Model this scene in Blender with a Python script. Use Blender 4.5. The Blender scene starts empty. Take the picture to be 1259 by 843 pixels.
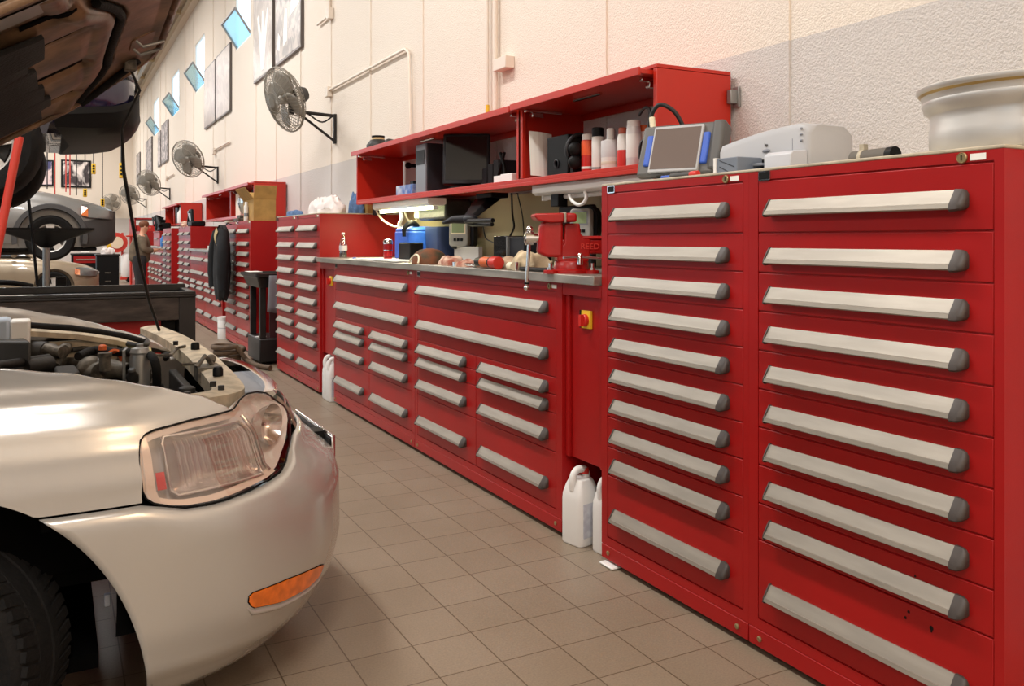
import bpy, bmesh, math, random
from mathutils import Matrix, Vector
random.seed(7)
S = bpy.context.scene
COL = S.collection
PI = math.pi
# ------------------------------------------------------------------ camera model (metres; wall direction = +Y, camera at 0,0,H)
F, CX, HY, H = 1060.0, 629.5, 294.0, 1.3
PSI = math.atan((CX - 68) / F)
FW = (math.sin(PSI), math.cos(PSI)); RT = (math.cos(PSI), -math.sin(PSI))
def at(px, py, X=None, Y=None, Z=None, D=None):
    u = (px - CX) / F; v = (HY - py) / F
    r = (FW[0] + RT[0]*u, FW[1] + RT[1]*u, v)
    t = X/r[0] if X is not None else Y/r[1] if Y is not None else (Z - H)/r[2] if Z is not None else D
    return Vector((r[0]*t, r[1]*t, H + r[2]*t))
def yat(px, X): return at(px, 300, X=X).y
def zat(px, py, X): return at(px, py, X=X).z
cam = bpy.data.cameras.new('camera'); co = bpy.data.objects.new('camera', cam); COL.objects.link(co)
co.location = (0, 0, H); co.rotation_euler = (PI/2, 0, -PSI)
cam.sensor_width = 36; cam.lens = F/1259*36; cam.shift_y = -(421.5 - HY)/1259; cam.shift_x = 0
cam.clip_start = .02; cam.clip_end = 300
S.camera = co
# ------------------------------------------------------------------ materials
def srgb(r, g, b):
    f = lambda c: (c/255/12.92) if c/255 <= .04045 else ((c/255 + .055)/1.055)**2.4
    return (f(r), f(g), f(b), 1)
def mat(name, rgb, rough=.5, metal=0, spec=.5, coat=0, noise=0, nscale=8, bump=0, bscale=60, emit=0, ergb=None, trans=0, var=None, stretch=None, alpha=1):
    m = bpy.data.materials.new(name); m.use_nodes = True
    nt = m.node_tree; b = nt.nodes['Principled BSDF']
    b.inputs['Base Color'].default_value = srgb(*rgb)
    b.inputs['Roughness'].default_value = rough; b.inputs['Metallic'].default_value = metal
    b.inputs['Specular IOR Level'].default_value = spec; b.inputs['Coat Weight'].default_value = coat
    b.inputs['Coat Roughness'].default_value = .05
    b.inputs['Transmission Weight'].default_value = trans
    if emit: b.inputs['Emission Color'].default_value = srgb(*(ergb or rgb)); b.inputs['Emission Strength'].default_value = emit
    if noise or bump or var:
        tc = nt.nodes.new('ShaderNodeTexCoord'); mp = nt.nodes.new('ShaderNodeMapping')
        nt.links.new(tc.outputs['Object'], mp.inputs[0])
        if stretch: mp.inputs['Scale'].default_value = stretch
    if noise or var:
        n = nt.nodes.new('ShaderNodeTexNoise'); n.inputs['Scale'].default_value = nscale; n.inputs['Detail'].default_value = 5
        nt.links.new(mp.outputs[0], n.inputs['Vector'])
        cr = nt.nodes.new('ShaderNodeValToRGB'); e = cr.color_ramp.elements
        c2 = var or tuple(max(0, c*(1 - noise)) for c in rgb)
        e[0].position = .38; e[1].position = .66
        e[0].color = srgb(*c2); e[1].color = srgb(*rgb)
        nt.links.new(n.outputs['Fac'], cr.inputs[0]); nt.links.new(cr.outputs[0], b.inputs['Base Color'])
    if bump:
        n2 = nt.nodes.new('ShaderNodeTexNoise'); n2.inputs['Scale'].default_value = bscale; n2.inputs['Detail'].default_value = 4
        nt.links.new(mp.outputs[0], n2.inputs['Vector'])
        bp = nt.nodes.new('ShaderNodeBump'); bp.inputs['Strength'].default_value = bump; bp.inputs['Distance'].default_value = .02
        nt.links.new(n2.outputs['Fac'], bp.inputs['Height']); nt.links.new(bp.outputs[0], b.inputs['Normal'])
    return m
def clear_mat(name, rgb, refl=.12, rough=.02, tint=.9):
    m = bpy.data.materials.new(name); m.use_nodes = True; nt = m.node_tree
    for n in list(nt.nodes): nt.nodes.remove(n)
    o = nt.nodes.new('ShaderNodeOutputMaterial'); t = nt.nodes.new('ShaderNodeBsdfTransparent'); g = nt.nodes.new('ShaderNodeBsdfGlossy')
    c = srgb(*rgb); t.inputs[0].default_value = c; g.inputs['Roughness'].default_value = rough; g.inputs[0].default_value = (1, 1, 1, 1)
    mx = nt.nodes.new('ShaderNodeMixShader'); lw = nt.nodes.new('ShaderNodeLayerWeight'); lw.inputs[0].default_value = .25
    mr = nt.nodes.new('ShaderNodeMapRange'); mr.inputs['To Min'].default_value = refl; mr.inputs['To Max'].default_value = min(1, refl + .3)
    nt.links.new(lw.outputs['Fresnel'], mr.inputs[0]); nt.links.new(mr.outputs[0], mx.inputs[0])
    nt.links.new(t.outputs[0], mx.inputs[1]); nt.links.new(g.outputs[0], mx.inputs[2]); nt.links.new(mx.outputs[0], o.inputs[0])
    return m
M = {}
M['red'] = mat('red_enamel', (164, 17, 17), .38, spec=.35, noise=.05, nscale=3, bump=.03, bscale=250)
M['red_lit'] = mat('red_enamel_lit', (190, 38, 20), .34, noise=.04, nscale=3)  # hutch enamel, with the lamps' orange light mixed into the colour
M['alu'] = mat('brushed_aluminium', (160, 152, 140), .45, .45, noise=.08, nscale=30, stretch=(1, .15, 1))
M['cap'] = mat('grey_brown_cap', (62, 54, 50), .5)
M['black'] = mat('black_plastic', (10, 10, 11), .5, spec=.2)
M['black2'] = mat('charcoal_plastic', (34, 34, 38), .5, spec=.3)
M['rubber'] = mat('tyre_rubber', (22, 20, 19), .8, spec=.25, noise=.3, nscale=20, bump=.2, bscale=80)
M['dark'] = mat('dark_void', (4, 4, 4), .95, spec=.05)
M['chrome'] = mat('chrome', (222, 222, 222), .12, 1)
M['steel'] = mat('worn_steel', (186, 180, 168), .38, .6, noise=.2, nscale=14, stretch=(1, .2, 1))
M['white'] = mat('white_plastic', (232, 230, 226), .45)
M['paper'] = mat('white_paper', (240, 238, 230), .8)
M['grey'] = mat('grey_plastic', (174, 174, 176), .45)
M['mgrey'] = mat('mid_grey_plastic', (128, 131, 138), .45)
M['tan'] = mat('tan_laminate', (196, 184, 160), .5, noise=.12, nscale=20)
M['card'] = mat('cardboard', (182, 142, 78), .85, noise=.1, nscale=12)
M['blue'] = mat('blue_plastic', (38, 92, 196), .45, noise=.12, nscale=20)
M['navy'] = mat('navy_paint', (24, 24, 56), .2, .3, coat=.8)
M['beige'] = mat('champagne_paint', (190, 186, 180), .27, .5, coat=.5)
M['beige2'] = mat('beige_primer', (202, 186, 160), .55, noise=.2, nscale=18)
M['silver'] = mat('silver_paint', (140, 139, 137), .3, .5, coat=.6)
M['gold'] = mat('tan_paint', (158, 142, 120), .3, .3, coat=.6)
M['cladding'] = mat('grey_cladding', (62, 60, 60), .6)
M['orange'] = mat('amber_lens', (232, 112, 22), .18, coat=.6, noise=.15, nscale=30)
M['yellow'] = mat('yellow_plastic', (228, 184, 40), .5)
M['brass'] = mat('dull_brass', (168, 150, 110), .4, .8)
M['cream'] = mat('cream_plastic', (236, 226, 196), .5)
M['underhood'] = mat('bare_brown_metal', (140, 108, 80), .36, .4, noise=.4, nscale=9, bump=.1, bscale=14)
M['pad'] = mat('black_felt', (20, 17, 16), .95, bump=.3, bscale=90)
M['duct'] = mat('dark_grey_duct', (66, 64, 62), .55, noise=.2, nscale=12)
M['alloy'] = mat('dirty_alloy', (118, 110, 98), .6, .4, noise=.45, nscale=30, bump=.2, bscale=60)
M['grime'] = mat('grimy_black', (38, 35, 32), .55, noise=.4, nscale=22, bump=.15, bscale=50)
M['brownhose'] = mat('brown_hose', (96, 74, 52), .75, noise=.2, nscale=20)
M['redlens'] = mat('red_plastic', (200, 40, 30), .4)
M['skin'] = mat('skin', (206, 150, 120), .6)
M['shirt'] = mat('taupe_cloth', (118, 104, 86), .9, noise=.15, nscale=12)
M['trouser'] = mat('charcoal_cloth', (44, 42, 44), .9, noise=.15, nscale=12)
M['hair'] = mat('brown_hair', (112, 64, 36), .7)
M['jacket'] = mat('black_cloth', (24, 26, 30), .9, noise=.2, nscale=14)
M['cloth'] = mat('white_cloth', (236, 226, 222), .9, noise=.06, nscale=9)
M['rag'] = mat('stained_cloth', (222, 196, 172), .95, var=(150, 84, 66), nscale=16)
M['bluecloth'] = mat('blue_cloth', (96, 130, 176), .9, noise=.25, nscale=20)
M['cable'] = mat('black_cable', (16, 16, 17), .5)
M['lens'] = clear_mat('clear_lens', (250, 244, 240), .10, .03)
M['glass'] = clear_mat('window_glass', (186, 226, 236), .10, .02)
M['cola'] = mat('dark_drink', (40, 16, 10), .15, coat=.5)
M['tube'] = mat('lit_tube', (246, 250, 190), .4, emit=14)
M['screen'] = mat('dark_screen', (10, 11, 13), .12)
M['screen2'] = mat('grey_screen', (112, 100, 96), .16, coat=.5)
M['greenscreen'] = mat('green_lcd', (134, 150, 110), .3)
M['skyblue'] = mat('blue_panel', (52, 92, 190), .5)
M['shadowred'] = mat('dark_red_paint', (150, 22, 22), .5)
M['red_lift'] = mat('red_lift_paint', (206, 62, 48), .4)
M['greenplug'] = mat('green_plastic', (66, 120, 60), .5)
M['toolblack'] = mat('black_steel', (36, 33, 32), .42, .3, noise=.3, nscale=6)
M['greymetal'] = mat('grey_metal', (150, 150, 148), .4, .6)
M['wire'] = mat('fan_wire', (150, 144, 134), .4, .6)
M['blade'] = mat('fan_blade', (172, 166, 156), .4, .4)
M['copper'] = mat('orange_band', (206, 96, 40), .5)
M['rimalloy'] = mat('bright_alloy', (216, 213, 208), .42, .55, noise=.05, nscale=5)
M['rimgold'] = mat('lacquer_stained_alloy', (176, 150, 96), .3, .7)
M['conduit'] = mat('white_painted_conduit', (226, 214, 200), .5)
# ------------------------------------------------------------------ mesh builder
class MB:
    def __init__(s): s.v = []; s.f = []; s.mi = []; s.cur = 0
    def add(s, vs, fs, mi=None):
        b = len(s.v); s.v += [tuple(v) for v in vs]
        for f in fs: s.f.append(tuple(b + i for i in f)); s.mi.append(s.cur if mi is None else mi)
        return s
    def box(s, x0, x1, y0, y1, z0, z1, mi=None):
        x0, x1 = min(x0, x1), max(x0, x1); y0, y1 = min(y0, y1), max(y0, y1); z0, z1 = min(z0, z1), max(z0, z1)
        return s.add([(x0,y0,z0),(x1,y0,z0),(x1,y1,z0),(x0,y1,z0),(x0,y0,z1),(x1,y0,z1),(x1,y1,z1),(x0,y1,z1)],
            [(0,3,2,1),(4,5,6,7),(0,1,5,4),(1,2,6,5),(2,3,7,6),(3,0,4,7)], mi)
    def prism(s, poly, a0, a1, axis='y', mi=None, scale1=1, c=(0, 0)):
        # poly: list of 2D points; axis x: (y,z), y: (x,z), z: (x,y)
        n = len(poly)
        def P(p, a): return (a, p[0], p[1]) if axis == 'x' else (p[0], a, p[1]) if axis == 'y' else (p[0], p[1], a)
        p1 = [(c[0] + (p[0]-c[0])*scale1, c[1] + (p[1]-c[1])*scale1) for p in poly]
        vs = [P(p, a0) for p in poly] + [P(p, a1) for p in p1]
        return s.add(vs, [tuple(range(n))[::-1], tuple(range(n, 2*n))] + [(i, (i+1) % n, n + (i+1) % n, n + i) for i in range(n)], mi)
    def ring(s, loops, cap=True, close=True, mi=None):
        n = len(loops[0]); vs = [p for l in loops for p in l]; fs = []
        for k in range(len(loops) - 1):
            for i in range(n if close else n - 1):
                j = (i+1) % n; fs.append((k*n + i, k*n + j, (k+1)*n + j, (k+1)*n + i))
        if cap: fs += [tuple(range(n))[::-1], tuple(range((len(loops)-1)*n, len(loops)*n))]
        return s.add(vs, fs, mi)
    def tube(s, pts, r, n=8, cap=True, mi=None, smooth_pts=0):
        pts = [Vector(p) for p in pts]
        if smooth_pts and len(pts) > 2: pts = catmull(pts, smooth_pts)
        rs = r if isinstance(r, (list, tuple)) else [r]*len(pts)
        if len(rs) != len(pts): rs = [rs[min(len(rs)-1, int(i*len(rs)/len(pts)))] for i in range(len(pts))]
        up = None; loops = []
        for i, p in enumerate(pts):
            d = (pts[min(i+1, len(pts)-1)] - pts[max(i-1, 0)])
            if d.length < 1e-9: d = Vector((0, 0, 1))
            d.normalize()
            if up is None: up = d.orthogonal().normalized()
            else:
                up = up - d*up.dot(d)
                up = up.normalized() if up.length > 1e-6 else d.orthogonal().normalized()
            w = d.cross(up)
            loops.append([p + (up*math.cos(2*PI*k/n) + w*math.sin(2*PI*k/n))*rs[i] for k in range(n)])
        return s.ring(loops, cap, True, mi)
    def lathe(s, prof, c=(0, 0, 0), ax=(0, 0, 1), n=24, mi=None, cap=True):
        # prof: (r, h) along axis ax
        ax = Vector(ax).normalized(); u = ax.orthogonal().normalized(); w = ax.cross(u); c = Vector(c)
        return s.ring([[c + ax*h + (u*math.cos(2*PI*k/n) + w*math.sin(2*PI*k/n))*max(r, 1e-4) for k in range(n)] for r, h in prof], cap, True, mi)
    def ball(s, c, r, sc=(1, 1, 1), n=14, mi=None):
        c = Vector(c); m = max(6, n//2)
        loops = [[c + Vector((math.sin(PI*j/m)*math.cos(2*PI*k/n)*sc[0], math.sin(PI*j/m)*math.sin(2*PI*k/n)*sc[1], -math.cos(PI*j/m)*sc[2]))*r for k in range(n)] for j in range(m+1)]
        for L in (loops[0], loops[-1]):
            for k in range(n): L[k] = L[k] + Vector((math.cos(2*PI*k/n), math.sin(2*PI*k/n), 0))*r*.01
        return s.ring(loops, True, True, mi)
    def grid(s, rows, mi=None): return s.ring(rows, False, False, mi)
    def xf(s, m): s.v = [tuple(m @ Vector(v)) for v in s.v]; return s
    def mv(s, x=0, y=0, z=0): return s.xf(Matrix.Translation((x, y, z)))
def catmull(p, k):
    out = []
    for i in range(len(p) - 1):
        a, b, c, d = p[max(i-1, 0)], p[i], p[i+1], p[min(i+2, len(p)-1)]
        for j in range(k):
            t = j/k
            out.append(.5*((2*b) + (c - a)*t + (2*a - 5*b + 4*c - d)*t*t + (-a + 3*b - 3*c + d)*t**3))
    return out + [p[-1]]
ORG = {}
def thing(name, loc, label, cat, group=None):
    o = bpy.data.objects.new(name, None); COL.objects.link(o); o.location = loc; o.empty_display_size = .1
    o['label'] = label; o['category'] = cat
    if group: o['group'] = group
    ORG[o.name] = Vector(loc); return o
def part(name, mb, m, parent=None, bevel=0, smooth=0, label=None, sol=0, sub=0, seg=2, kind=None):
    me = bpy.data.meshes.new(name); me.from_pydata(mb.v, [], mb.f)
    for k in (m if isinstance(m, (list, tuple)) else [m]): me.materials.append(M[k] if isinstance(k, str) else k)
    for p, i in zip(me.polygons, mb.mi): p.material_index = i
    bm = bmesh.new(); bm.from_mesh(me); bmesh.ops.recalc_face_normals(bm, faces=bm.faces); bm.to_mesh(me); bm.free()
    o = bpy.data.objects.new(name, me); COL.objects.link(o)
    if parent is not None:
        org = ORG.get(parent.name, Vector((0, 0, 0)))
        me.transform(Matrix.Translation(-org)); o.parent = parent; ORG[o.name] = org
    else: ORG[o.name] = Vector((0, 0, 0))
    if smooth:
        for p in me.polygons: p.use_smooth = True
        me.set_sharp_from_angle(angle=math.radians(smooth))
    if sol: d = o.modifiers.new('sol', 'SOLIDIFY'); d.thickness = sol; d.offset = 0
    if bevel:
        d = o.modifiers.new('bev', 'BEVEL'); d.width = bevel; d.segments = seg; d.limit_method = 'ANGLE'; d.angle_limit = math.radians(40)
        if not smooth:
            for p in me.polygons: p.use_smooth = True
            me.set_sharp_from_angle(angle=math.radians(60))
    if sub: d = o.modifiers.new('sub', 'SUBSURF'); d.levels = sub; d.render_levels = sub
    if label: o['label'] = label
    if kind: o['kind'] = kind
    return o
def single(name, mb, m, label, cat, group=None, **k):
    # a thing that is one mesh: origin at its base centre
    o = part(name, mb, m, None, **k); me = o.data
    xs = [v.co.x for v in me.vertices]; ys = [v.co.y for v in me.vertices]; zs = [v.co.z for v in me.vertices]
    c = Vector(((min(xs)+max(xs))/2, (min(ys)+max(ys))/2, min(zs))); me.transform(Matrix.Translation(-c)); o.location = c
    o['label'] = label; o['category'] = cat
    if group: o['group'] = group
    ORG[o.name] = c; return o
def struct(name, mb, m, **k):
    o = part(name, mb, m, None, **k); o['kind'] = 'structure'; return o
def dup(root, loc=None, label=None, group=None, scale=None, rotz=None):
    r = root.copy(); COL.objects.link(r)
    if loc is not None: r.location = loc
    if label: r['label'] = label
    if group: r['group'] = group
    if scale: r.scale = scale
    if rotz is not None: r.rotation_euler.z = rotz
    for ch in list(root.children):
        c = ch.copy(); COL.objects.link(c); c.parent = r
        for g in list(ch.children):
            d = g.copy(); COL.objects.link(d); d.parent = c
    ORG[r.name] = r.location.copy(); return r
def text_mb(body, size, M4, depth=.001):
    cu = bpy.data.curves.new('t', 'FONT'); cu.body = body; cu.size = size; cu.extrude = depth; cu.align_x = 'CENTER'; cu.align_y = 'CENTER'
    o = bpy.data.objects.new('t', cu); COL.objects.link(o)
    me = bpy.data.meshes.new_from_object(o.evaluated_get(bpy.context.evaluated_depsgraph_get()))
    mb = MB(); mb.add([M4 @ v.co for v in me.vertices], [tuple(p.vertices) for p in me.polygons])
    bpy.data.objects.remove(o); bpy.data.curves.remove(cu); bpy.data.meshes.remove(me); return mb
FACE = Matrix(((0, 0, -1, 0), (-1, 0, 0, 0), (0, 1, 0, 0), (0, 0, 0, 1)))   # lettering that faces -X (reads along -Y)
def rot(axis, deg): return Matrix.Rotation(math.radians(deg), 4, axis)
def rrect(w, h, r, n=4):
    out = []
    for cx, cy, a in ((w/2-r, h/2-r, 0), (-w/2+r, h/2-r, 90), (-w/2+r, -h/2+r, 180), (w/2-r, -h/2+r, 270)):
        for k in range(n+1):
            t = math.radians(a + 90*k/n); out.append((cx + r*math.cos(t), cy + r*math.sin(t)))
    return out
# ================================================================== SETTING
XW = 2.68; YB = 37.0; ZC = 7.2; FX = 1.95
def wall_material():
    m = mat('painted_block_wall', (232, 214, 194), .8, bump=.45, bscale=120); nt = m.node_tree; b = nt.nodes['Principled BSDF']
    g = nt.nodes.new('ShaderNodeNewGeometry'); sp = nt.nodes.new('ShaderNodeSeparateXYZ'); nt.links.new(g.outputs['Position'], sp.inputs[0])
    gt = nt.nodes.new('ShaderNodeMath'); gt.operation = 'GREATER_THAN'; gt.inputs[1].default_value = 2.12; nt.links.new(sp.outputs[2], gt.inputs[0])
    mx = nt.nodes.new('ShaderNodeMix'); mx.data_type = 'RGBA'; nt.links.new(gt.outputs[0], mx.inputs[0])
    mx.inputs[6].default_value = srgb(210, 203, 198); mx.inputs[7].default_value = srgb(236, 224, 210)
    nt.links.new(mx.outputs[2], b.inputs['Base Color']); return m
WALLM = wall_material()
def floor_material():
    m = mat('floor_tile', (150, 132, 112), .42, bump=.04, bscale=120); nt = m.node_tree; b = nt.nodes['Principled BSDF']
    g = nt.nodes.new('ShaderNodeNewGeometry'); mp = nt.nodes.new('ShaderNodeMapping'); nt.links.new(g.outputs['Position'], mp.inputs[0])
    mp.inputs['Location'].default_value = (-(1.008 - .207*8), -(2.809 - .224*10), 0)
    br = nt.nodes.new('ShaderNodeTexBrick'); nt.links.new(mp.outputs[0], br.inputs['Vector'])
    br.offset = 0; br.inputs['Scale'].default_value = 1; br.inputs['Brick Width'].default_value = .207; br.inputs['Row Height'].default_value = .224
    br.inputs['Mortar Size'].default_value = .0022; br.inputs['Mortar Smooth'].default_value = .1; br.inputs['Bias'].default_value = 0
    br.inputs['Color1'].default_value = srgb(144, 129, 111); br.inputs['Color2'].default_value = srgb(138, 123, 105); br.inputs['Mortar'].default_value = srgb(92, 76, 58)
    n = nt.nodes.new('ShaderNodeTexNoise'); n.inputs['Scale'].default_value = 1.6; n.inputs['Detail'].default_value = 6; nt.links.new(g.outputs['Position'], n.inputs['Vector'])
    cr = nt.nodes.new('ShaderNodeValToRGB'); cr.color_ramp.elements[0].position = .3; cr.color_ramp.elements[0].color = (.88, .86, .82, 1); cr.color_ramp.elements[1].position = .6; cr.color_ramp.elements[1].color = (1, 1, 1, 1)
    nt.links.new(n.outputs['Fac'], cr.inputs[0])
    n2 = nt.nodes.new('ShaderNodeTexNoise'); n2.inputs['Scale'].default_value = 160; n2.inputs['Detail'].default_value = 3; nt.links.new(g.outputs['Position'], n2.inputs['Vector'])
    cr2 = nt.nodes.new('ShaderNodeValToRGB'); cr2.color_ramp.elements[0].position = .3; cr2.color_ramp.elements[0].color = (.86, .86, .86, 1); cr2.color_ramp.elements[1].position = .7; cr2.color_ramp.elements[1].color = (1.06, 1.06, 1.06, 1)
    nt.links.new(n2.outputs['Fac'], cr2.inputs[0])
    a = nt.nodes.new('ShaderNodeMix'); a.data_type = 'RGBA'; a.blend_type = 'MULTIPLY'; a.inputs[0].default_value = 1
    nt.links.new(br.outputs['Color'], a.inputs[6]); nt.links.new(cr.outputs[0], a.inputs[7])
    c = nt.nodes.new('ShaderNodeMix'); c.data_type = 'RGBA'; c.blend_type = 'MULTIPLY'; c.inputs[0].default_value = 1
    nt.links.new(a.outputs[2], c.inputs[6]); nt.links.new(cr2.outputs[0], c.inputs[7]); nt.links.new(c.outputs[2], b.inputs['Base Color'])
    return m
struct('floor', MB().box(-16, XW + .3, -5, YB + .3, -.2, 0), floor_material())
WIN = [(13.75, 15.0), (18.4, 19.75), (22.5, 24.0), (27.2, 28.7)]
WZ0, WZ1 = 4.45, 5.5
w = MB(); y = -5.0
for a, b in WIN:
    w.box(XW, XW + .05, y, a, 0, ZC); w.box(XW, XW + .05, a, b, 0, WZ0); w.box(XW, XW + .05, a, b, WZ1, ZC); y = b
w.box(XW, XW + .05, y, YB + .25, 0, ZC)
for k in range(-5, 26):
    yy = 2.622 + 1.335*k
    if yy < YB and not any(a - .05 < yy < b + .05 for a, b in WIN): w.box(XW - .01, XW + .02, yy - .017, yy + .017, 0, ZC)
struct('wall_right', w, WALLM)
struct('wall_back', MB().box(-2.5, XW, YB, YB + .25, 0, ZC).box(-12, -2.5, YB, YB + .25, 5.2, ZC).box(-16, -12, YB, YB + .25, 0, ZC), WALLM)  # unseen opening at the left, added so the car paint reflects daylight
lw = MB(); y = -5
for a, b in ((-3.5, 1.0), (6, 10.5), (15, 19.5), (24, 28.5)):  # unseen door gaps, added to bring daylight onto the car
    lw.box(-13.2, -13, y, a, 0, ZC); lw.box(-13.2, -13, a, b, 4.3, ZC); y = b
lw.box(-13.2, -13, y, YB, 0, ZC)
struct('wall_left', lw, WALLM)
struct('wall_front', MB().box(-16, XW + .3, -5.25, -5, 0, ZC), WALLM)
M['ceil'] = mat('ceiling_deck', (226, 208, 172), .8)
c = MB().box(-16, -2.8, -5, YB + .3, ZC, ZC + .2).box(-1.2, XW + .3, -5, YB + .3, ZC, ZC + .2).box(-2.8, -1.2, -5, 6.5, ZC, ZC + .2).box(-2.8, -1.2, 16.5, YB + .3, ZC, ZC + .2)  # gap left in the unseen roof, added for blue daylight on the car
for k in range(60):
    if not 6.3 < -4.6 + k*.7 < 16.6: c.box(-16, XW, -4.6 + k*.7, -4.6 + k*.7 + .12, ZC - .07, ZC)
struct('ceiling', c, 'ceil')
M['joist'] = mat('joist_paint', (176, 158, 124), .6)
for i, yy in enumerate((18, 21, 24, 27, 30, 33, 36)):
    t = MB().box(-12, XW, yy - .06, yy + .06, ZC - .14, ZC - .08).box(-12, XW, yy - .05, yy + .05, ZC - .75, ZC - .69)
    for k in range(30): t.tube([(-12 + k*.5, yy, ZC - .72), (-11.75 + k*.5, yy, ZC - .1)], .02, 5); t.tube([(-11.75 + k*.5, yy, ZC - .1), (-11.5 + k*.5, yy, ZC - .72)], .02, 5)
    struct('trim_%d' % (i + 1), t, 'joist')
t = MB().box(XW - .14, XW, -5, YB, 6.32, 6.5).box(XW - .2, XW, -5, YB, 6.6, 6.66)
struct('trim_8', t, mat('wall_ledge', (206, 190, 170), .6))
struct('trim_9', MB().tube([(XW - .42, -5, 6.28), (XW - .42, YB, 6.28)], .05, 10), 'greymetal')
M['winframe'] = mat('window_frame_paint', (224, 224, 220), .5)
for i, (a, b) in enumerate(WIN):
    f = MB(); e = .03
    for q in ((a, a + e, WZ0, WZ1), (b - e, b, WZ0, WZ1), (a + e, b - e, WZ0, WZ0 + e), (a + e, b - e, WZ1 - e, WZ1)): f.box(XW + .01, XW + .04, *q)
    o = struct('window_%d' % (i + 1), f, 'winframe')
    # hopper pane: hinged on the sill, leaning into the hall
    ph = .45; an = math.radians(33); hx, hz = -math.sin(an)*ph, math.cos(an)*ph
    x0, z0 = XW + .02, WZ0 + .05
    pn = MB().add([(x0, a+e, z0), (x0, b-e, z0), (x0+hx, b-e, z0+hz), (x0+hx, a+e, z0+hz), (x0+.008, a+e, z0+.006), (x0+.008, b-e, z0+.006), (x0+hx+.008, b-e, z0+hz+.006), (x0+hx+.008, a+e, z0+hz+.006)],
        [(0,1,2,3),(7,6,5,4),(0,4,5,1),(1,5,6,2),(2,6,7,3),(3,7,4,0)])
    part('pane', pn, clear_mat('blue_tinted_glass', (186, 230, 244), .2, .05) if i == 0 else bpy.data.materials['blue_tinted_glass'], o)
    fr = MB()
    for p, q in (((x0, a+e, z0), (x0+hx, a+e, z0+hz)), ((x0, b-e, z0), (x0+hx, b-e, z0+hz)), ((x0+hx, a+e, z0+hz), (x0+hx, b-e, z0+hz))): fr.tube([p, q], .018, 6)
    part('pane_frame', fr, 'greymetal', o)

# ================================================================== DRAWER CABINETS
D = .7
def handle_mb(y0, y1, zt):
    P = [(0, 0), (-.006, .001), (-.028, -.034), (-.032, -.044), (-.028, -.048), (-.022, -.042), (0, -.016)]
    m = MB().prism([(x, zt + z) for x, z in P], y0 + .032, y1 - .004, 'y')
    m.prism([(x, zt + z) for x, z in ((-.0275, -.0325), (-.031, -.0335), (-.0345, -.0445), (-.032, -.045))], y0 + .032, y1 - .004, 'y'); return m
def cap_mb(y0, y1, zt):
    Q = [(0, .003), (-.008, .003), (-.022, -.018), (-.033, -.036), (-.035, -.048), (-.028, -.053), (0, -.05)]
    m = MB(); c = (-.008, -.027)
    def lp(y, k): return [(c[0]*(1-k)*0 + x*k + (0 if k == 1 else 0), y, zt + c[1] + (z - c[1])*k) for x, z in Q]
    m.ring([lp(y0 + .032, 1), lp(y0 + .014, .97), lp(y0 + .005, .82), lp(y0, .55)])
    return m
def lcap_mb(y1, zt):
    return MB().prism([(x, zt + z) for x, z in [(0, .003), (-.008, .003), (-.022, -.018), (-.033, -.036), (-.035, -.048), (-.028, -.053), (0, -.05)]], y1 - .004, y1, 'y')
def drawer_unit(name, W, rows, ztop, label, cat, group, stile=(.025, .04), labelled=True, zrail=None, lockside=True):
    r = thing(name, (0, 0, 0), label, cat, group)
    zr = zrail or max(q[3] for q in rows); zb = min(q[2] for q in rows)
    b = MB().box(.006, D, 0, W, .078, ztop)                                   # carcass, set back behind the drawer fronts
    b.box(0, .006, 0, stile[0], .078, ztop); b.box(0, .006, W - stile[1], W, .078, ztop)
    b.box(0, .006, stile[0], W - stile[1], zr + .003, ztop); b.box(0, .006, stile[0], W - stile[1], .078, zb - .003)
    part('carcass', b, 'red', r)
    part('plinth', MB().box(-.002, D - .03, .002, W - .002, .022, .0765), 'red', r, bevel=.002)
    for yy in (.05, W - .05):
        part('bolt', MB().lathe([(.009, 0), (.009, .004), (.006, .006)], (-.002, yy, .05), (-1, 0, 0), 10), 'brass', r)
    for xx in (.1, D - .12):
        for yy in (.08, W - .12): part('foot', MB().box(xx, xx + .06, yy, yy + .05, 0, .024), 'black', r)
    for (y0, y1, z0, z1, hz, h0, h1) in rows:
        d = part('drawer', MB().box(0, .03, y0 + .0022, y1 - .0022, z0 + .0022, z1 - .0022), 'red', r, bevel=.002)
        part('handle', handle_mb(h0, h1, hz), 'alu', d)
        part('end_cap', cap_mb(h0, h1, hz), 'cap', d, smooth=40); part('end_cap', lcap_mb(h1, hz), 'cap', d)
    if labelled:
        zc = (zr + ztop)/2
        lk = MB().lathe([(.0135, 0), (.0135, .004), (.012, .006), (.0115, .005), (.001, .005)], (0, .105, zc), (-1, 0, 0), 18)
        l = part('lock', lk, 'brass', r); part('keyhole', MB().box(-.0064, -.0055, .1035, .1065, zc - .006, zc + .006), 'black', l)
        part('number_label', MB().box(-.0015, 0, .045, .085, zc - .008, zc + .008), 'paper', r)
        bd = part('badge', MB().prism([(W - .07 + a, zc + q) for a, q in rrect(.05, .03, .004)], -.004, 0, 'x'), 'chrome', r)
        part('badge_face', MB().prism([(W - .07 + a, zc + q) for a, q in rrect(.04, .022, .003)], -.0055, -.003, 'x'), 'black', bd)
    return r
HT = [1.42, 1.272, 1.152, 1.031, .909, .787, .668, .55, .431, .236]
SP = [1.483, 1.32, 1.196, 1.075, .953, .832, .712, .594, .474, .36, .112]
TW = .836
tall_rows = [(.025, TW - .04, SP[i+1], SP[i], HT[i], .088, .742) for i in range(10)]
BW = 1.735
bench_rows = [(.05, BW - .04, .905, 1.07, 1.02, .115, 1.665), (.05, BW - .04, .69, .905, .812, .115, 1.665)]
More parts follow.
